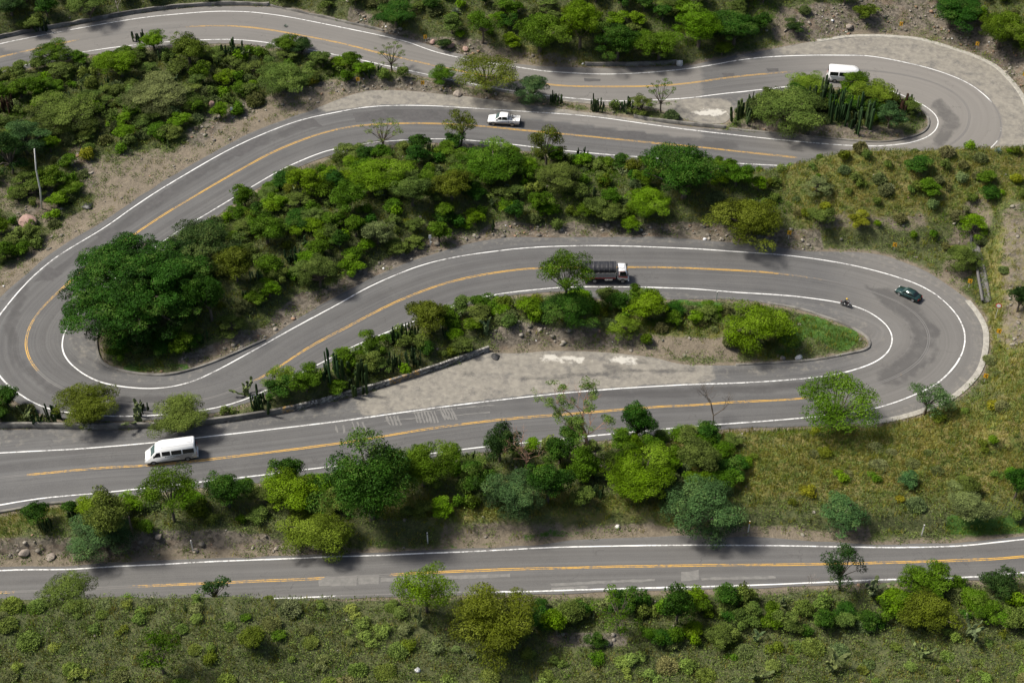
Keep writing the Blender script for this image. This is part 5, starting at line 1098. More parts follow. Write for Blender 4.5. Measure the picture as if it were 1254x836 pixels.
def cross_panel(bm, p0, p1, w0, w1, off, th=0.02):   # pane across the car between two (x,z) points; off = outward normal distance
    d = Vector((p1[0]-p0[0], 0, p1[1]-p0[1])).normalized(); n = Vector((-d.z, 0, d.x))*off; t = Vector((-d.z, 0, d.x)).normalized()*(th if off < 0 else -th)
    c = [Vector((p0[0], w0, p0[1]))+n, Vector((p0[0], -w0, p0[1]))+n, Vector((p1[0], -w1, p1[1]))+n, Vector((p1[0], w1, p1[1]))+n]
    a = [bm.verts.new(q) for q in c]; b = [bm.verts.new(q+t) for q in c]; bm.faces.new(a); bm.faces.new(b[::-1])
    for i in range(4): bm.faces.new((a[i], b[i], b[(i+1) % 4], a[(i+1) % 4]))
def box(bm, x0, x1, y0, y1, z0, z1):
    v = [bm.verts.new((x, y, z)) for x in (x0, x1) for y in (y0, y1) for z in (z0, z1)]
    for f in ((0, 1, 3, 2), (4, 6, 7, 5), (0, 4, 5, 1), (2, 3, 7, 6), (0, 2, 6, 4), (1, 5, 7, 3)): bm.faces.new([v[i] for i in f])
def bev(bm, w, seg=2): bmesh.ops.bevel(bm, geom=[e for e in bm.edges], offset=w, segments=seg, affect='EDGES', clamp_overlap=True)
def lathe_y(bm, prof, x, y, z, seg=20):              # wheel-like solid round the y axis, prof = [(y, r)]
    rings = [[bm.verts.new((x+r*math.cos(2*math.pi*k/seg), y+yy, z+r*math.sin(2*math.pi*k/seg))) for k in range(seg)] for yy, r in prof]
    for a, b in zip(rings[:-1], rings[1:]):
        for k in range(seg): bm.faces.new((a[k], a[(k+1) % seg], b[(k+1) % seg], b[k]))
    bm.faces.new(rings[0][::-1]); bm.faces.new(rings[-1])
def wheel(parent, x, y, r, w=0.2, rimr=0.6):
    s = 1 if y > 0 else -1; bm = bmesh.new(); lathe_y(bm, [(-w/2, r*0.8), (-w/2+0.03, r*0.97), (-w/4, r), (w/4, r), (w/2-0.03, r*0.97), (w/2, r*0.8), (w/2, r*rimr)], x, y, r)
    o = bm_obj('wheel', bm, M_TYRE, parent, True)
    bm = bmesh.new(); lathe_y(bm, [(s*(w/2-0.02), r*rimr), (s*(w/2+0.012), r*rimr*0.98), (s*(w/2+0.012), r*rimr*0.85), (s*(w/2-0.015), r*rimr*0.6), (s*(w/2+0.01), r*0.14)][::1], x, y, r); bm_obj('rim', bm, M_RIM, o)
def arch(bm, x, y, r, s):                             # dark wheel arch
    n = 14; a = [(x+r*math.cos(math.pi*k/n), 0.25+r*math.sin(math.pi*k/n)) for k in range(n+1)]
    A = [bm.verts.new((p, y+s*0.012, q)) for p, q in a]; B = [bm.verts.new((p, y-s*0.05, q)) for p, q in a]; bm.faces.new(A); bm.faces.new(B[::-1])
    for i in range(n+1): bm.faces.new((A[i], B[i], B[(i+1) % (n+1)], A[(i+1) % (n+1)]))
def place_vehicle(root, u, v, u2, v2, dz=0.0):       # contact centre pixel, and a pixel it heads towards
    p = onroad(u, v); q = onroad(u2, v2); root.location = p+Vector((0, 0, dz+0.012)); root.rotation_euler = (0, 0, math.atan2(q.y-p.y, q.x-p.x))

def minibus(label, stripe):
    r = empty('minibus', (0, 0, 0)); tag(r, label, 'minibus')
    wf = lambda x, z: 0.99 if z < 1.15 else 0.99-(z-1.15)*0.115
    prof = [(3.35, 0.32), (3.38, 0.62), (3.30, 0.92), (2.62, 1.18), (1.88, 2.10), (1.45, 2.42), (1.0, 2.58), (-3.0, 2.60), (-3.22, 2.48), (-3.32, 1.3), (-3.34, 0.40), (-3.2, 0.30)]
    bm = bmesh.new(); prism_bm(bm, prof, wf); bev(bm, 0.09, 3); bm_obj('body', bm, M_VWHITE, r, True)
    bm = bmesh.new(); cross_panel(bm, (2.58, 1.24), (1.93, 2.04), 0.86, 0.78, -0.014); bm_obj('windscreen', bm, M_GLASSG, r)
    bm = bmesh.new(); cross_panel(bm, (-3.245, 2.3), (-3.315, 1.45), 0.72, 0.78, -0.014); bm_obj('rear_window', bm, M_GLASS, r)
    for s in (1, -1):
        for pts in ([(2.28, 1.22), (1.72, 1.92), (1.28, 1.95), (1.28, 1.24)], [(1.08, 1.32), (1.08, 1.98), (0.02, 1.98), (0.02, 1.32)], [(-0.12, 1.32), (-0.12, 1.98), (-1.42, 1.98), (-1.42, 1.32)], [(-1.58, 1.32), (-1.58, 1.98), (-3.02, 1.98), (-3.02, 1.32)]):
            bm = bmesh.new(); side_panel(bm, pts, wf, s); bm_obj('side_window', bm, M_GLASS, r)
        bm = bmesh.new(); side_panel(bm, [(-0.6, 0.98), (-1.5, 1.27), (-3.05, 1.27), (-2.55, 0.78), (-2.9, 0.5), (-1.2, 0.5), (-1.0, 0.78), (0.6, 0.72)], wf, s, 0.006); bm_obj('grey_swoosh', bm, M_VSILV if stripe else M_VWHITE, r)
        if stripe:
            bm = bmesh.new()
            for k in range(9): box(bm, 0.75-k*0.2, 0.75-k*0.2-0.13, s*0.998-0.004, s*0.998+0.004, 1.08, 1.08+(0.12, 0.09, 0.12, 0.1)[k % 4])
            bm_obj('lettering', bm, M_BLACK, r)
        bm = bmesh.new(); box(bm, 2.05, 2.2, s*1.0, s*1.22, 1.28, 1.6); bev(bm, 0.03); bm_obj('mirror', bm, M_BLACK, r)
        bm = bmesh.new(); box(bm, 3.22, 3.36, s*0.6-0.17, s*0.6+0.17, 0.72, 0.9); bev(bm, 0.03); bm_obj('headlight', bm, M_LAMP, r)
        bm = bmesh.new(); box(bm, -3.36, -3.30, s*0.88-0.06, s*0.88+0.06, 0.8, 1.3); bm_obj('tail_light', bm, M_RED, r)
        bm = bmesh.new(); arch(bm, 2.35, s*0.985, 0.44, s); arch(bm, -2.05, s*0.985, 0.44, s); bm_obj('wheel_arch', bm, M_BLACK, r)
        wheel(r, 2.35, s*0.90, 0.34, 0.22); wheel(r, -2.05, s*0.90, 0.34, 0.22)
    bm = bmesh.new(); box(bm, 3.28, 3.42, -0.9, 0.9, 0.30, 0.52); bev(bm, 0.04); bm_obj('front_bumper', bm, M_VWHITE, r); bm = bmesh.new(); box(bm, -3.42, -3.3, -0.9, 0.9, 0.34, 0.5); bm_obj('rear_bumper', bm, M_VWHITE, r)
    bm = bmesh.new(); box(bm, -2.85, -2.15, -0.3, 0.3, 2.6, 2.66); bev(bm, 0.02); bm_obj('roof_hatch', bm, M_VWHITE, r)
    bm = bmesh.new(); box(bm, 3.37, 3.40, -0.5, 0.5, 0.62, 0.78); bm_obj('grille', bm, M_BLACK, r)
    return r
m1 = minibus('white high-roof minibus with dark side windows driving left on the lower loop of road', True); m1.scale = (0.93, 0.93, 0.97); place_vehicle(m1, 211, 560, 150, 567.5)
m2 = minibus('white minibus half hidden behind feathery trees in the top right hairpin', False); m2.scale = (0.95, 0.95, 0.98); place_vehicle(m2, 1036, 99, 1090, 103)

def pickup():
    r = empty('pickup_truck', (0, 0, 0)); tag(r, 'white double-cab pickup with silver lower sides driving left on the upper middle road', 'pickup truck')
    wl = lambda x, z: 0.88 if z > 0.3 else 0.84; wc = lambda x, z: 0.86-(z-0.95)*0.26
    bm = bmesh.new(); prism_bm(bm, [(2.5, 0.40), (2.54, 0.66), (2.44, 0.88), (1.45, 1.04), (1.2, 1.06), (-0.85, 1.06), (-0.85, 0.40)], wl); bev(bm, 0.05, 2); bm_obj('body', bm, M_VWHITE, r, True)
    bm = bmesh.new(); prism_bm(bm, [(1.32, 1.02), (0.62, 1.62), (0.4, 1.69), (-0.55, 1.69), (-0.72, 1.60), (-0.84, 1.02)], wc); bev(bm, 0.05, 2); bm_obj('cab', bm, M_VWHITE, r, True)
    bm = bmesh.new(); cross_panel(bm, (1.27, 1.09), (0.68, 1.60), 0.74, 0.64, -0.03); bm_obj('windscreen', bm, M_GLASSG, r)
    bm = bmesh.new(); cross_panel(bm, (-0.745, 1.55), (-0.825, 1.15), 0.62, 0.7, -0.012); bm_obj('rear_window', bm, M_GLASS, r)
    bm = bmesh.new(); box(bm, -2.5, -0.88, -0.86, -0.80, 0.55, 1.04); box(bm, -2.5, -0.88, 0.80, 0.86, 0.55, 1.04); box(bm, -0.94, -0.88, -0.80, 0.80, 0.55, 1.04); box(bm, -2.5, -0.88, -0.80, 0.80, 0.50, 0.60); bm_obj('load_bed', bm, M_VWHITE, r)
    bm = bmesh.new(); box(bm, -2.56, -2.502, -0.80, 0.80, 0.5, 1.02); bm_obj('tailgate', bm, M_VWHITE, r)
    bm = bmesh.new(); box(bm, -2.68, -2.57, -0.8, 0.8, 0.36, 0.5); bm_obj('rear_bumper', bm, M_BLACK, r); bm = bmesh.new(); box(bm, 2.5, 2.62, -0.84, 0.84, 0.34, 0.52); bm_obj('front_bumper', bm, M_BLACK, r)
    mb = MB(); 
    for xx, z in ((-1.05, 1.66), (-1.35, 1.5)): mb.tube([(xx, -0.72, 0.9), (xx, -0.66, z-0.1), (xx, -0.5, z), (xx, 0.5, z), (xx, 0.66, z-0.1), (xx, 0.72, 0.9)], [0.035]*6)
    mb.tube([(-1.05, 0.5, 1.66), (-2.0, 0.72, 1.02)], [0.03]*2); mb.tube([(-1.05, -0.5, 1.66), (-2.0, -0.72, 1.02)], [0.03]*2); rb = mb.mesh('roll_bar', True); rb.materials.append(M_BLACK); link('roll_bar', rb, None, r)
    for s in (1, -1):
        for pts in ([(1.06, 1.10), (0.62, 1.54), (0.30, 1.58), (0.30, 1.10)], [(0.20, 1.10), (0.20, 1.58), (-0.52, 1.57), (-0.66, 1.10)]):
            bm = bmesh.new(); side_panel(bm, pts, wc, s); bm_obj('side_window', bm, M_GLASS, r)
        bm = bmesh.new(); side_panel(bm, [(2.3, 0.42), (2.35, 0.66), (-2.48, 0.66), (-2.48, 0.42)], lambda x, z: 0.882, s, 0.004, 0.04); bm_obj('lower_side', bm, M_VSILV, r)
        bm = bmesh.new(); arch(bm, 1.62, s*0.885, 0.43, s); arch(bm, -1.42, s*0.885, 0.43, s); bm_obj('wheel_arch', bm, M_BLACK, r)
        bm = bmesh.new(); box(bm, 2.40, 2.53, s*0.66-0.14, s*0.66+0.14, 0.66, 0.82); bm_obj('headlight', bm, M_LAMP, r)
        bm = bmesh.new(); box(bm, 1.0, 1.12, s*0.86, s*1.02, 1.06, 1.22); bm_obj('mirror', bm, M_BLACK, r)
        wheel(r, 1.62, s*0.80, 0.36, 0.24); wheel(r, -1.42, s*0.80, 0.36, 0.24)
    return r
place_vehicle(pickup(), 617, 151, 560, 147)

def sedan():
    r = empty('sedan', (0, 0, 0)); tag(r, 'dark green sedan with an orange rear plate driving away round the right hairpin', 'car')
    wl = lambda x, z: 0.81; wc = lambda x, z: 0.80-(z-0.88)*0.38
    bm = bmesh.new(); prism_bm(bm, [(2.08, 0.24), (2.14, 0.5), (2.0, 0.72), (1.1, 0.86), (0.85, 0.90), (-1.25, 0.92), (-2.02, 0.90), (-2.10, 0.70), (-2.08, 0.24)], wl); bev(bm, 0.06, 2); bm_obj('body', bm, M_VGREEN, r, True)
    bm = bmesh.new(); prism_bm(bm, [(0.98, 0.87), (0.36, 1.30), (0.1, 1.37), (-0.75, 1.36), (-0.98, 1.29), (-1.48, 0.89)], wc); bev(bm, 0.05, 2); bm_obj('roof', bm, M_VGREEN, r, True)
    bm = bmesh.new(); cross_panel(bm, (0.93, 0.93), (0.42, 1.28), 0.70, 0.58, -0.025); bm_obj('windscreen', bm, M_GLASSG, r)
    bm = bmesh.new(); cross_panel(bm, (-1.0, 1.27), (-1.42, 0.95), 0.57, 0.68, -0.02); bm_obj('rear_window', bm, M_GLASS, r)
    for s in (1, -1):
        for pts in ([(0.78, 0.95), (0.34, 1.25), (-0.05, 1.28), (-0.05, 0.95)], [(-0.14, 0.95), (-0.14, 1.28), (-0.78, 1.26), (-1.12, 0.95)]):
            bm = bmesh.new(); side_panel(bm, pts, wc, s); bm_obj('side_window', bm, M_GLASS, r)
        bm = bmesh.new(); arch(bm, 1.32, s*0.81, 0.36, s); arch(bm, -1.22, s*0.81, 0.36, s); bm_obj('wheel_arch', bm, M_BLACK, r)
        bm = bmesh.new(); box(bm, -2.12, -2.06, s*0.6-0.15, s*0.6+0.15, 0.62, 0.78); bm_obj('tail_light', bm, M_RED, r)
        bm = bmesh.new(); box(bm, 2.04, 2.13, s*0.6-0.16, s*0.6+0.16, 0.5, 0.66); bm_obj('headlight', bm, M_LAMP, r)
        bm = bmesh.new(); box(bm, 0.62, 0.74, s*0.8, s*0.95, 0.9, 1.02); bm_obj('mirror', bm, M_VGREEN, r)
        wheel(r, 1.32, s*0.735, 0.30, 0.18, 0.68); wheel(r, -1.22, s*0.735, 0.30, 0.18, 0.68)
    bm = bmesh.new(); box(bm, -2.19, -2.07, -0.78, 0.78, 0.28, 0.44); bm_obj('rear_bumper', bm, M_BLACK, r); bm = bmesh.new(); box(bm, 2.08, 2.2, -0.76, 0.76, 0.26, 0.44); bm_obj('front_bumper', bm, M_BLACK, r)
    bm = bmesh.new(); box(bm, -2.125, -2.095, -0.17, 0.17, 0.5, 0.64); bm_obj('number_plate', bm, M_PLATE, r)
    return r
sd_ = sedan(); sd_.scale = (0.84, 0.84, 0.86); place_vehicle(sd_, 1112, 363, 1085, 350)

def truck():
    r = empty('stake_truck', (0, 0, 0)); tag(r, 'white-cabbed truck with grey slatted sides and a black tarpaulin driving right behind a tree', 'truck')
    wc = lambda x, z: 0.95 if z < 1.3 else 0.95-(z-1.3)*0.13
    bm = bmesh.new(); prism_bm(bm, [(3.35, 0.55), (3.42, 1.2), (3.08, 2.15), (2.85, 2.28), (1.92, 2.28), (1.86, 2.15), (1.86, 0.75), (2.1, 0.55)], wc); bev(bm, 0.07, 2); bm_obj('cab', bm, M_VWHITE, r, True)
    bm = bmesh.new(); cross_panel(bm, (3.40, 1.28), (3.10, 2.08), 0.84, 0.76, -0.02); bm_obj('windscreen', bm, M_GLASS, r)
    bm = bmesh.new(); box(bm, 3.34, 3.52, -0.98, 0.98, 0.42, 0.66); bev(bm, 0.03); bm_obj('bumper', bm, M_VWHITE, r)
    bm = bmesh.new(); box(bm, 1.95, 2.75, -0.5, 0.5, 2.29, 2.42); bev(bm, 0.05); bm_obj('roof_fairing', bm, M_VWHITE, r)
    for s in (1, -1):
        bm = bmesh.new(); side_panel(bm, [(3.2, 1.30), (2.98, 2.0), (2.15, 2.0), (2.15, 1.30)], wc, s); o = bm_obj('side_window', bm, M_GLASS, r)
        bm = bmesh.new(); side_panel(bm, [(3.24, 1.20), (3.26, 1.29), (2.1, 1.29), (2.1, 2.08), (3.0, 2.10), (2.98, 2.03), (2.14, 2.03)][0:0] or [(3.3, 0.98), (3.28, 1.22), (2.0, 1.22), (2.0, 1.12)], wc, s, 0.008); bm_obj('door_stripe', bm, M_REDP, r)
        bm = bmesh.new(); side_panel(bm, [(2.9, 2.03), (2.85, 2.12), (2.0, 2.12), (2.0, 1.25), (2.1, 1.25), (2.1, 2.03)], wc, s, 0.009); bm_obj('window_surround', bm, M_REDP, r)
        bm = bmesh.new(); box(bm, 3.2, 3.32, s*0.98, s*1.18, 1.5, 1.95); bm_obj('mirror', bm, M_BLACK, r)
        bm = bmesh.new(); box(bm, 3.36, 3.45, s*0.7-0.17, s*0.7+0.17, 0.7, 0.9); bm_obj('headlight', bm, M_LAMP, r)
        bm = bmesh.new(); arch(bm, 2.62, s*0.945, 0.46, s); bm_obj('wheel_arch', bm, M_BLACK, r); wheel(r, 2.62, s*0.86, 0.40, 0.24, 0.55); wheel(r, -1.3, s*0.80, 0.40, 0.40, 0.55)
        fr = bmesh.new(); box(fr, -3.25, 1.62, s*1.06-0.03, s*1.06+0.03, 0.98, 1.10); bm_obj('side_rail', fr, M_REDP, r)
        sl_ = bmesh.new()
        for k in range(4): box(sl_, -3.22, 1.60, s*1.045-0.02, s*1.045+0.02, 1.14+k*0.2, 1.14+k*0.2+0.15)
        for k in range(9): box(sl_, -3.2+k*0.59, -3.13+k*0.59, s*1.08-0.02, s*1.08+0.02, 1.1, 1.96)
        bm_obj('slatted_side', sl_, M_SLAT, r)
        tk = bmesh.new(); box(tk, 0.1, 1.2, s*0.8-0.15, s*0.8+0.15, 0.5, 0.85); bev(tk, 0.05); bm_obj('fuel_tank', tk, M_CHROME, r)
    bm = bmesh.new(); box(bm, -3.25, 1.62, -1.03, 1.03, 0.92, 1.05); box(bm, -3.25, -3.19, -1.02, 1.02, 1.05, 1.9); box(bm, 1.60, 1.66, -1.04, 1.04, 1.05, 1.95); bm_obj('load_bed', bm, M_SLAT, r)
    bm = bmesh.new(); box(bm, -3.3, 2.2, -0.4, -0.28, 0.6, 0.85); box(bm, -3.3, 2.2, 0.28, 0.4, 0.6, 0.85); bm_obj('chassis', bm, M_BLACK, r)
    # arched tarpaulin over hoops
    V = []; F = []; nx_ = 34; na = 13
    for i in range(nx_):
        x = -3.3+4.98*i/(nx_-1); hoop = 0.035*abs(math.sin(math.pi*i/4.1))
        for j in range(na):
            t = math.pi*j/(na-1); yy = 1.0*math.cos(t); zz = 2.05+0.80*math.sin(t)**0.7-hoop; 
            if j in (0, na-1): zz = 1.86+0.05*math.sin(i*1.7)
            V.append((x, -yy*1.0 if j not in (0, na-1) else -yy*1.02, zz))
    for i in range(nx_-1):
        for j in range(na-1): F.append((i*na+j, (i+1)*na+j, (i+1)*na+j+1, i*na+j+1))
    F.append(tuple(range(na))); F.append(tuple(range((nx_-1)*na, nx_*na))[::-1])
    me = mb_ = bpy.data.meshes.new('tarpaulin'); me.from_pydata(V, [], F); me.update(); link('tarpaulin', me, M_TARP, r)
    mb = MB()
    for k in range(7): mb.tube([(-3.0+k*0.75+0.05*math.sin(k), 1.03*math.cos(math.pi*j/12), 2.08+0.81*max(0, math.sin(math.pi*j/12))**0.7) for j in range(13)], [0.022]*13, 5)
    rp = mb.mesh('rope'); rp.materials.append(M_POSTR); link('rope', rp, None, r)
    return r
place_vehicle(truck(), 739, 342, 800, 342.5)

def motorcycle():
    r = empty('motorcycle', (0, 0, 0)); tag(r, 'small black motorcycle leaning at the inner edge line of the right hairpin', 'motorcycle')
    for x in (0.66, -0.64):
        bm = bmesh.new(); lathe_y(bm, [(-0.06, 0.24), (-0.05, 0.295), (0, 0.31), (0.05, 0.295), (0.06, 0.24)], x, 0, 0.31); o = bm_obj('wheel', bm, M_TYRE, r, True)
        bm = bmesh.new(); lathe_y(bm, [(-0.066, 0.22), (-0.07, 0.08), (0.07, 0.08), (0.066, 0.22)], x, 0, 0.31); bm_obj('rim', bm, M_RIM, o)
    mb = MB(); mb.tube([(0.66, 0.09, 0.31), (0.42, 0.09, 0.92)], [0.03, 0.035]); mb.tube([(0.66, -0.09, 0.31), (0.42, -0.09, 0.92)], [0.03, 0.035]); m = mb.mesh('fork', True); m.materials.append(M_CHROME); link('fork', m, None, r)
    mb = MB(); mb.tube([(0.36, 0.34, 1.02), (0.46, 0.12, 0.98), (0.46, -0.12, 0.98), (0.36, -0.34, 1.02)], [0.02]*4); m = mb.mesh('handlebar', True); m.materials.append(M_BLACK); link('handlebar', m, None, r)
    bm = bmesh.new(); prism_bm(bm, [(0.42, 0.74), (0.34, 0.94), (0.02, 0.90), (-0.1, 0.72), (-0.05, 0.62), (0.3, 0.6)], lambda x, z: 0.13); bev(bm, 0.04); bm_obj('fuel_tank', bm, M_MAROON, r, True)
    bm = bmesh.new(); prism_bm(bm, [(0.0, 0.72), (0.0, 0.82), (-0.45, 0.80), (-0.82, 0.88), (-0.84, 0.78), (-0.4, 0.68)], lambda x, z: 0.12); bev(bm, 0.03); bm_obj('saddle', bm, M_BLACK, r, True)
    bm = bmesh.new(); box(bm, -0.22, 0.28, -0.12, 0.12, 0.28, 0.62); bev(bm, 0.05); bm_obj('engine', bm, M_CHROME, r)
    mb = MB(); mb.tube([(0.4, 0, 0.85), (0.25, 0, 0.4), (-0.2, 0, 0.3), (-0.64, 0, 0.31)], [0.04]*4); mb.tube([(0.4, 0, 0.85), (-0.3, 0, 0.66), (-0.64, 0, 0.31)], [0.035]*3); mb.tube([(0.1, -0.14, 0.3), (-0.4, -0.16, 0.3), (-0.8, -0.17, 0.38)], [0.03, 0.05, 0.055]); m = mb.mesh('frame', True); m.materials.append(M_BLACK); link('frame', m, None, r)
    bm = bmesh.new(); bmesh.ops.create_uvsphere(bm, u_segments=12, v_segments=8, radius=0.1, matrix=Matrix.Translation((0.56, 0, 0.88))); bm_obj('headlight', bm, M_LAMP, r, True)
    bm = bmesh.new(); box(bm, -0.86, -0.82, -0.06, 0.06, 0.74, 0.82); bm_obj('tail_light', bm, M_RED, r)
    return r
def skin_body(name, verts, edges, radii, mat, parent):
    me = bpy.data.meshes.new(name); me.from_pydata(verts, edges, []); me.update(); o = link(name, me, mat, parent)
    md = o.modifiers.new('skin', 'SKIN'); md.use_smooth_shade = True; sv = me.skin_vertices[0].data
    for i, q in enumerate(radii): sv[i].radius = (q, q) if not isinstance(q, tuple) else q
    sv[0].use_root = True; sb = o.modifiers.new('sub', 'SUBSURF'); sb.levels = 1; sb.render_levels = 1; return o
def rider():
    r = empty('person', (0, 0, 0)); tag(r, 'person in black clothes and a yellow helmet riding the small motorcycle', 'person')
    Vv = [(-0.32, 0, 0.92), (-0.27, 0, 1.10), (-0.18, 0, 1.30), (-0.12, 0, 1.42), (-0.06, 0, 1.53), (-0.02, 0, 1.63)]; Rr = [(0.17, 0.14), (0.15, 0.13), (0.19, 0.13), (0.15, 0.11), 0.06, 0.09]; E = [(0, 1), (1, 2), (2, 3), (3, 4), (4, 5)]
    for s in (1, -1):
        n = len(Vv); Vv += [(-0.12, s*0.2, 1.40), (0.06, s*0.30, 1.17), (0.30, s*0.33, 1.07), (-0.26, s*0.13, 0.88), (0.14, s*0.21, 0.74), (-0.02, s*0.19, 0.36), (0.10, s*0.19, 0.30)]; Rr += [0.07, 0.05, 0.036, 0.1, 0.07, 0.05, 0.045]
        E += [(3, n), (n, n+1), (n+1, n+2), (0, n+3), (n+3, n+4), (n+4, n+5), (n+5, n+6)]
    skin_body('body', Vv, E, Rr, M_CLOTH, r)
    bm = bmesh.new(); bmesh.ops.create_uvsphere(bm, u_segments=16, v_segments=12, radius=0.145, matrix=Matrix.Translation((0.0, 0, 1.68)) @ Matrix.Diagonal((1.08, 0.92, 1.05, 1))); bm_obj('helmet', bm, M_HELM, r, True)
    bm = bmesh.new(); bmesh.ops.create_uvsphere(bm, u_segments=12, v_segments=8, radius=0.1, matrix=Matrix.Translation((0.075, 0, 1.665)) @ Matrix.Diagonal((0.9, 1.0, 0.62, 1))); bm_obj('visor', bm, M_GLASS, r, True)
    for s in (1, -1):
        mb = MB(); mb.tube([(0.29, s*0.33, 1.07), (0.33, s*0.33, 1.055), (0.37, s*0.33, 1.045)], [0.034, 0.042, 0.034], 8)
        for k in range(4):
            y = s*(0.30+k*0.021); L = (0.05, 0.058, 0.055, 0.045)[k]; mb.tube([(0.365, y, 1.055), (0.365+L*0.7, y, 1.045), (0.365+L*0.8, y, 1.01), (0.365+L*0.3, y, 0.995)], [0.011, 0.011, 0.010, 0.008], 6)
        mb.tube([(0.33, s*0.30, 1.05), (0.35, s*0.28, 1.02), (0.375, s*0.285, 1.0)], [0.013, 0.012, 0.009], 6); m = mb.mesh('glove', True); m.materials.append(M_BLACK); link('glove', m, None, r)
        mb = MB(); mb.tube([(-0.06, s*0.19, 0.30), (0.06, s*0.19, 0.27), (0.2, s*0.19, 0.26)], [0.05, 0.055, 0.04], 8); m = mb.mesh('shoe', True); m.materials.append(M_BLACK); link('shoe', m, None, r)
    return r
mo = motorcycle(); place_vehicle(mo, 1036, 374.5, 1052, 379); mo.rotation_euler.x = R(12); mo.scale = (0.88,)*3
ri = rider(); ri.location = mo.location.copy(); ri.rotation_euler = mo.rotation_euler.copy(); ri.scale = (0.88,)*3

# ------------------------------------------------------------------ signs, posts, poles
M_SIGNY = plain('yellow_sign_face', (0.80, 0.42, 0.02), 0.45, 0, 0.08); M_SIGNW = plain('white_sign_face', (0.78, 0.78, 0.76), 0.5, 0, 0.08); M_SIGNR = plain('red_sign_ring', (0.55, 0.02, 0.02), 0.5); M_POSTG = plain('galvanised_post', (0.38, 0.38, 0.37), 0.5, 0.4); M_POSTW = plain('white_painted_post', (0.62, 0.61, 0.57), 0.7, 0, 0.25, 4)
def face_cam(p): return math.atan2(-p[1], -p[0])
def chevron(u, v, lab, flip=1, sc_=1.0):
    p = ground(u, v); r = empty('chevron_sign', p, face_cam(p)); r.scale = (sc_,)*3; tag(r, lab, 'road sign', 'yellow bend marker signs along the road edges')
    bm = bmesh.new(); box(bm, -0.035, 0.035, -0.035, 0.035, -0.3, 1.35); bm_obj('post', bm, M_POSTW, r)
    bm = bmesh.new(); box(bm, 0.04, 0.06, -0.3, 0.3, 0.85, 1.6); bm_obj('panel', bm, M_SIGNY, r)
    bm = bmesh.new(); w = 0.2*flip; y0 = 0.14*flip
    P1 = [(y0, 0.92), (y0-w*1.2, 1.225), (y0, 1.53), (y0+0.12*flip, 1.53), (y0-w*1.2+0.14*flip, 1.225), (y0+0.12*flip, 0.92)]
    a = [bm.verts.new((0.064, q, z)) for q, z in P1]; bm.faces.new([a[0], a[1], a[4], a[5]]); bm.faces.new([a[1], a[2], a[3], a[4]]); bm_obj('chevron', bm, M_BLACK, r)
for u, v, lab, f in [(521,53,'yellow bend sign beside the orange rubble of the topmost road',1),(518,110,'yellow bend sign on the bank between the two topmost roads, right of a smaller one',-1),(439,107,'small yellow bend sign at the left end of the upper grey bank',-1),
   (1195,62,'yellow bend sign in front of the rubble bank above the top right hairpin',1),(1102,38,'small yellow bend sign above the middle of the top right hairpin',1),(1253,99,'yellow bend sign at the right edge of the photo beside the top right hairpin',1),
   (1186,352,'yellow bend sign just left of the drain chute',1),(1094,308,'yellow bend sign above the start of the right hairpin',1),(965,295,'small yellow bend sign below the grassy ridge',1),(1221,414,'yellow bend sign below the round red-ringed sign',1),(1205,468,'small yellow bend sign beside the lower right part of the gutter',1),
   (423,440,'yellow bend sign among the cacti at the left end of the central island',-1)]: chevron(u, v, lab, f, 0.95)
def post(u, v, h, lab, kind='marker', grp=None):
    p = ground(u, v); r = empty('marker_post', p, face_cam(p)); tag(r, lab, 'marker post', grp)
    bm = bmesh.new(); box(bm, -0.05, 0.05, -0.07, 0.07, -0.3, h); bev(bm, 0.015, 1); bm_obj('post', bm, M_POSTW, r)
    if kind == 'km':
        bm = bmesh.new(); box(bm, 0.055, 0.075, -0.2, 0.2, h-0.55, h+0.05); bm_obj('plate', bm, M_SIGNW, r)
    elif kind == 'cross':
        bm = bmesh.new(); box(bm, 0.055, 0.075, -0.16, 0.16, h-0.42, h-0.3); bm_obj('plate', bm, M_POSTG, r)
    elif kind == 'yellow':
        bm = bmesh.new(); box(bm, 0.055, 0.07, -0.07, 0.07, h-0.4, h-0.02); bm_obj('reflector', bm, M_SIGNY, r)
    else:
        bm = bmesh.new(); box(bm, 0.055, 0.07, -0.05, 0.05, h-0.3, h-0.15); bm_obj('reflector', bm, M_BLACK, r)
for a in [(285,144,1.7,'white marker post with a square plate by the dirt shoulder, upper left','km'),(527,301,1.8,'white marker post beside the inner road above the rubble bank','km'),(877,369,1.6,'white marker post at the island edge right of the truck','m'),(237,677,2.0,'grey concrete post with a cross plate on the bank above the bottom road','cross'),
          (524,667,1.9,'thin white post on the green verge of the bottom road','m'),(916,652,1.9,'white post with a yellow top right of the blue-green flat acacia','yellow'),(1128,657,1.9,'white post with dark bands on the green verge at the lower right','m'),(659,551,1.2,'short dark-topped post on the near edge of the lower loop','m')]: post(*a)
def round_sign():
    p = ground(1218, 392); r = empty('round_sign', p, face_cam(p)); tag(r, 'round white sign with a red ring beside the outer gutter of the right hairpin', 'road sign')
    bm = bmesh.new(); box(bm, -0.03, 0.03, -0.03, 0.03, -0.3, 2.3); bm_obj('post', bm, M_POSTW, r)
    for nm, r0, x, m in (('disc', 0.40, 0.05, M_SIGNR), ('sign_face', 0.29, 0.066, M_SIGNW)):
        bm = bmesh.new(); n = 24; A = [bm.verts.new((x, r0*math.cos(6.2832*k/n), 2.3+r0*math.sin(6.2832*k/n))) for k in range(n)]; B = [bm.verts.new((x-0.015, r0*math.cos(6.2832*k/n), 2.3+r0*math.sin(6.2832*k/n))) for k in range(n)]
        bm.faces.new(A); bm.faces.new(B[::-1]); [bm.faces.new((A[k], B[k], B[(k+1) % n], A[(k+1) % n])) for k in range(n)]; bm_obj(nm, bm, m, r)
round_sign()
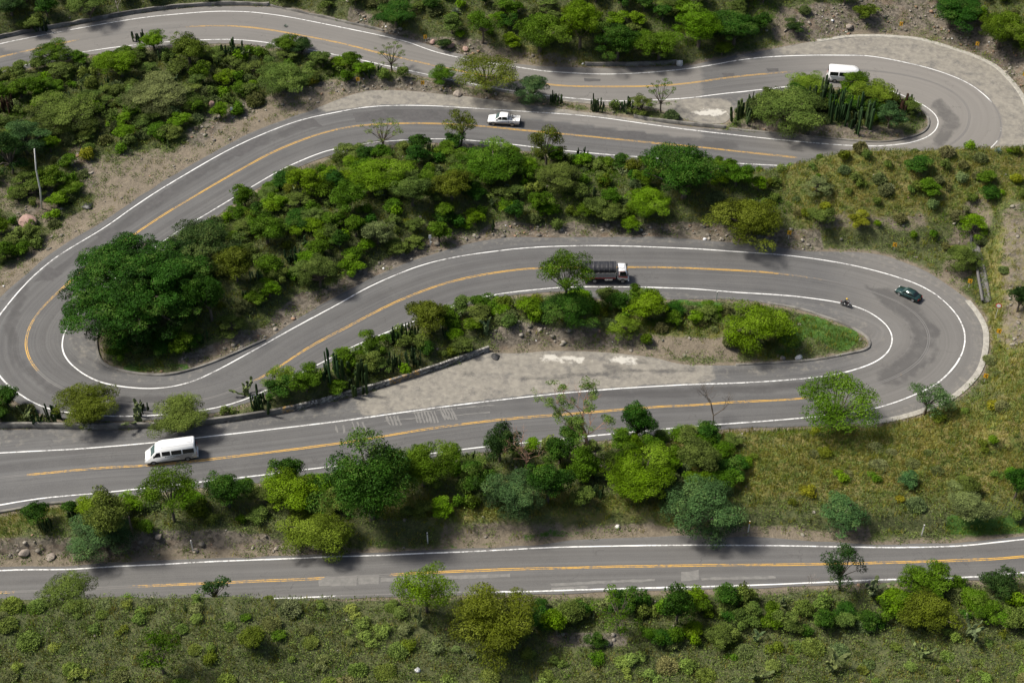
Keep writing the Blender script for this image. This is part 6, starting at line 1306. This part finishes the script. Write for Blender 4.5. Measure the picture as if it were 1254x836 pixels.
def pole(u, v, h, lean, lab, mat, rad=0.11):
    p = ground(u, v); s, sn, cs = pscale(p); mb = MB(); mb.tube([(0, 0, -0.4), (lean*0.4+0.04, 0, h*0.33), (lean*0.6-0.05, 0, h*0.66), (lean, 0, h)], [rad, rad*0.95, rad*0.85, rad*0.7], 8)
    m = mb.mesh('pole', True); m.materials.append(mat); o = link('pole', m); o.location = p; tag(o, lab, 'pole')
pole(51, 256, 10.5, 1.25, 'tall pale wooden pole on dry ground at the left', M_POSTW, 0.13)
pole(1191, 294, 2.6, 0.0, 'short dark post at the head of the drain chute', M_BLACK, 0.1)
pole(163, 656, 3.2, 0.1, 'dark dead stump-like pole on the lower left bank', M_BARK, 0.12)
# ------------------------------------------------------------------ boulders
def boulder(u, v, wpx, hk, mat, lab, seed):
    p = ground(u, v); s, _, _ = pscale(p); w = wpx/s; rs = random.Random(seed); bm = bmesh.new(); bmesh.ops.create_icosphere(bm, subdivisions=3, radius=0.5)
    pl = [Vector((rs.uniform(-1, 1), rs.uniform(-1, 1), rs.uniform(-.4, 1))).normalized() for _ in range(9)]
    for q in bm.verts:
        for n in pl:
            d = q.co.dot(n)-0.36
            if d > 0: q.co -= n*d*0.85
        q.co += Vector((rs.uniform(-1, 1), rs.uniform(-1, 1), rs.uniform(-1, 1)))*0.012
    o = bm_obj('boulder', bm, mat, None); o.location = p+Vector((0, 0, w*hk*0.25)); o.scale = (w, w*0.85, w*hk); o.rotation_euler = (0, 0, rs.uniform(0, 6)); tag(o, lab, 'boulder')
for i, a in enumerate([(260,132,9,1.4,M_PINK,'upright pinkish boulder at the edge of the upper left scrub'),(35,275,26,0.6,M_PINK,'large low pink boulder at the left edge below the leaning pole'),(978,440,11,0.6,M_WROCK,'pale boulder at the foot of the right hairpin island'),
   (958,440,9,0.6,M_ROCK,'brown boulder left of the pale boulder at the foot of the right hairpin island'),(756,645,8,0.6,M_WROCK,'white stone on the bank above the bottom road, middle'),(195,660,10,0.7,M_ROCK,'grey boulder on the lower left bank'),(956,151,10,0.7,M_ROCK,'grey boulder at the front of the cactus island'),
   (530,54,9,0.7,M_PINK,'reddish boulder beside the bend sign of the topmost road'),(552,58,11,0.6,M_PINK,'orange-brown boulder right of the bend sign of the topmost road'),(570,62,10,0.6,M_PINK,'dark red boulder below the lollipop tree'),(832,80,11,0.9,M_WROCK,'white concrete end block of the short grey parapet'),
   (560,117,13,0.5,M_ROCK,'low brown boulder below the bank between the two topmost roads'),(240,676,9,0.6,M_ROCK,'grey boulder at the foot of the post with the cross plate'),(339,672,8,0.6,M_ROCK,'grey boulder below the pale lime flat-topped acacia'),(30,680,16,0.5,M_ROCK,'grey rock outcrop at the far left beside the bottom road'),
   (62,684,14,0.5,M_ROCK,'long grey rock beside the bottom road right of the outcrop'),(1176,36,10,0.6,M_PINK,'orange boulder on the rubble above the top right hairpin'),(1040,34,12,0.5,M_ROCK,'grey boulder on the rubble left of the olive bush'),(607,440,15,0.35,M_BLACK,'heap of black gravel at the end of the painted parapet'),
   (470,20,8,0.6,M_PINK,'small orange boulder beside the dark tree at the top edge'),(108,255,16,0.3,M_BLACK,'flat black heap on the dry ground of the upper left')]): boulder(*a, 50+i)
# fallen log above the top right hairpin
p = ground(960, 40); q = ground(976, 28); mb = MB(); d = q-p; mb.tube([(0, 0, 0.1), tuple(d*0.5+Vector((0, 0, 0.5))), tuple(d+Vector((0, 0, 0.3)))], [0.12, 0.1, 0.06], 7); m = mb.mesh('fallen_log', True); m.materials.append(M_GBARK); o = link('fallen_log', m); o.location = p; tag(o, 'pale fallen log leaning on the slope above the top right hairpin', 'log')
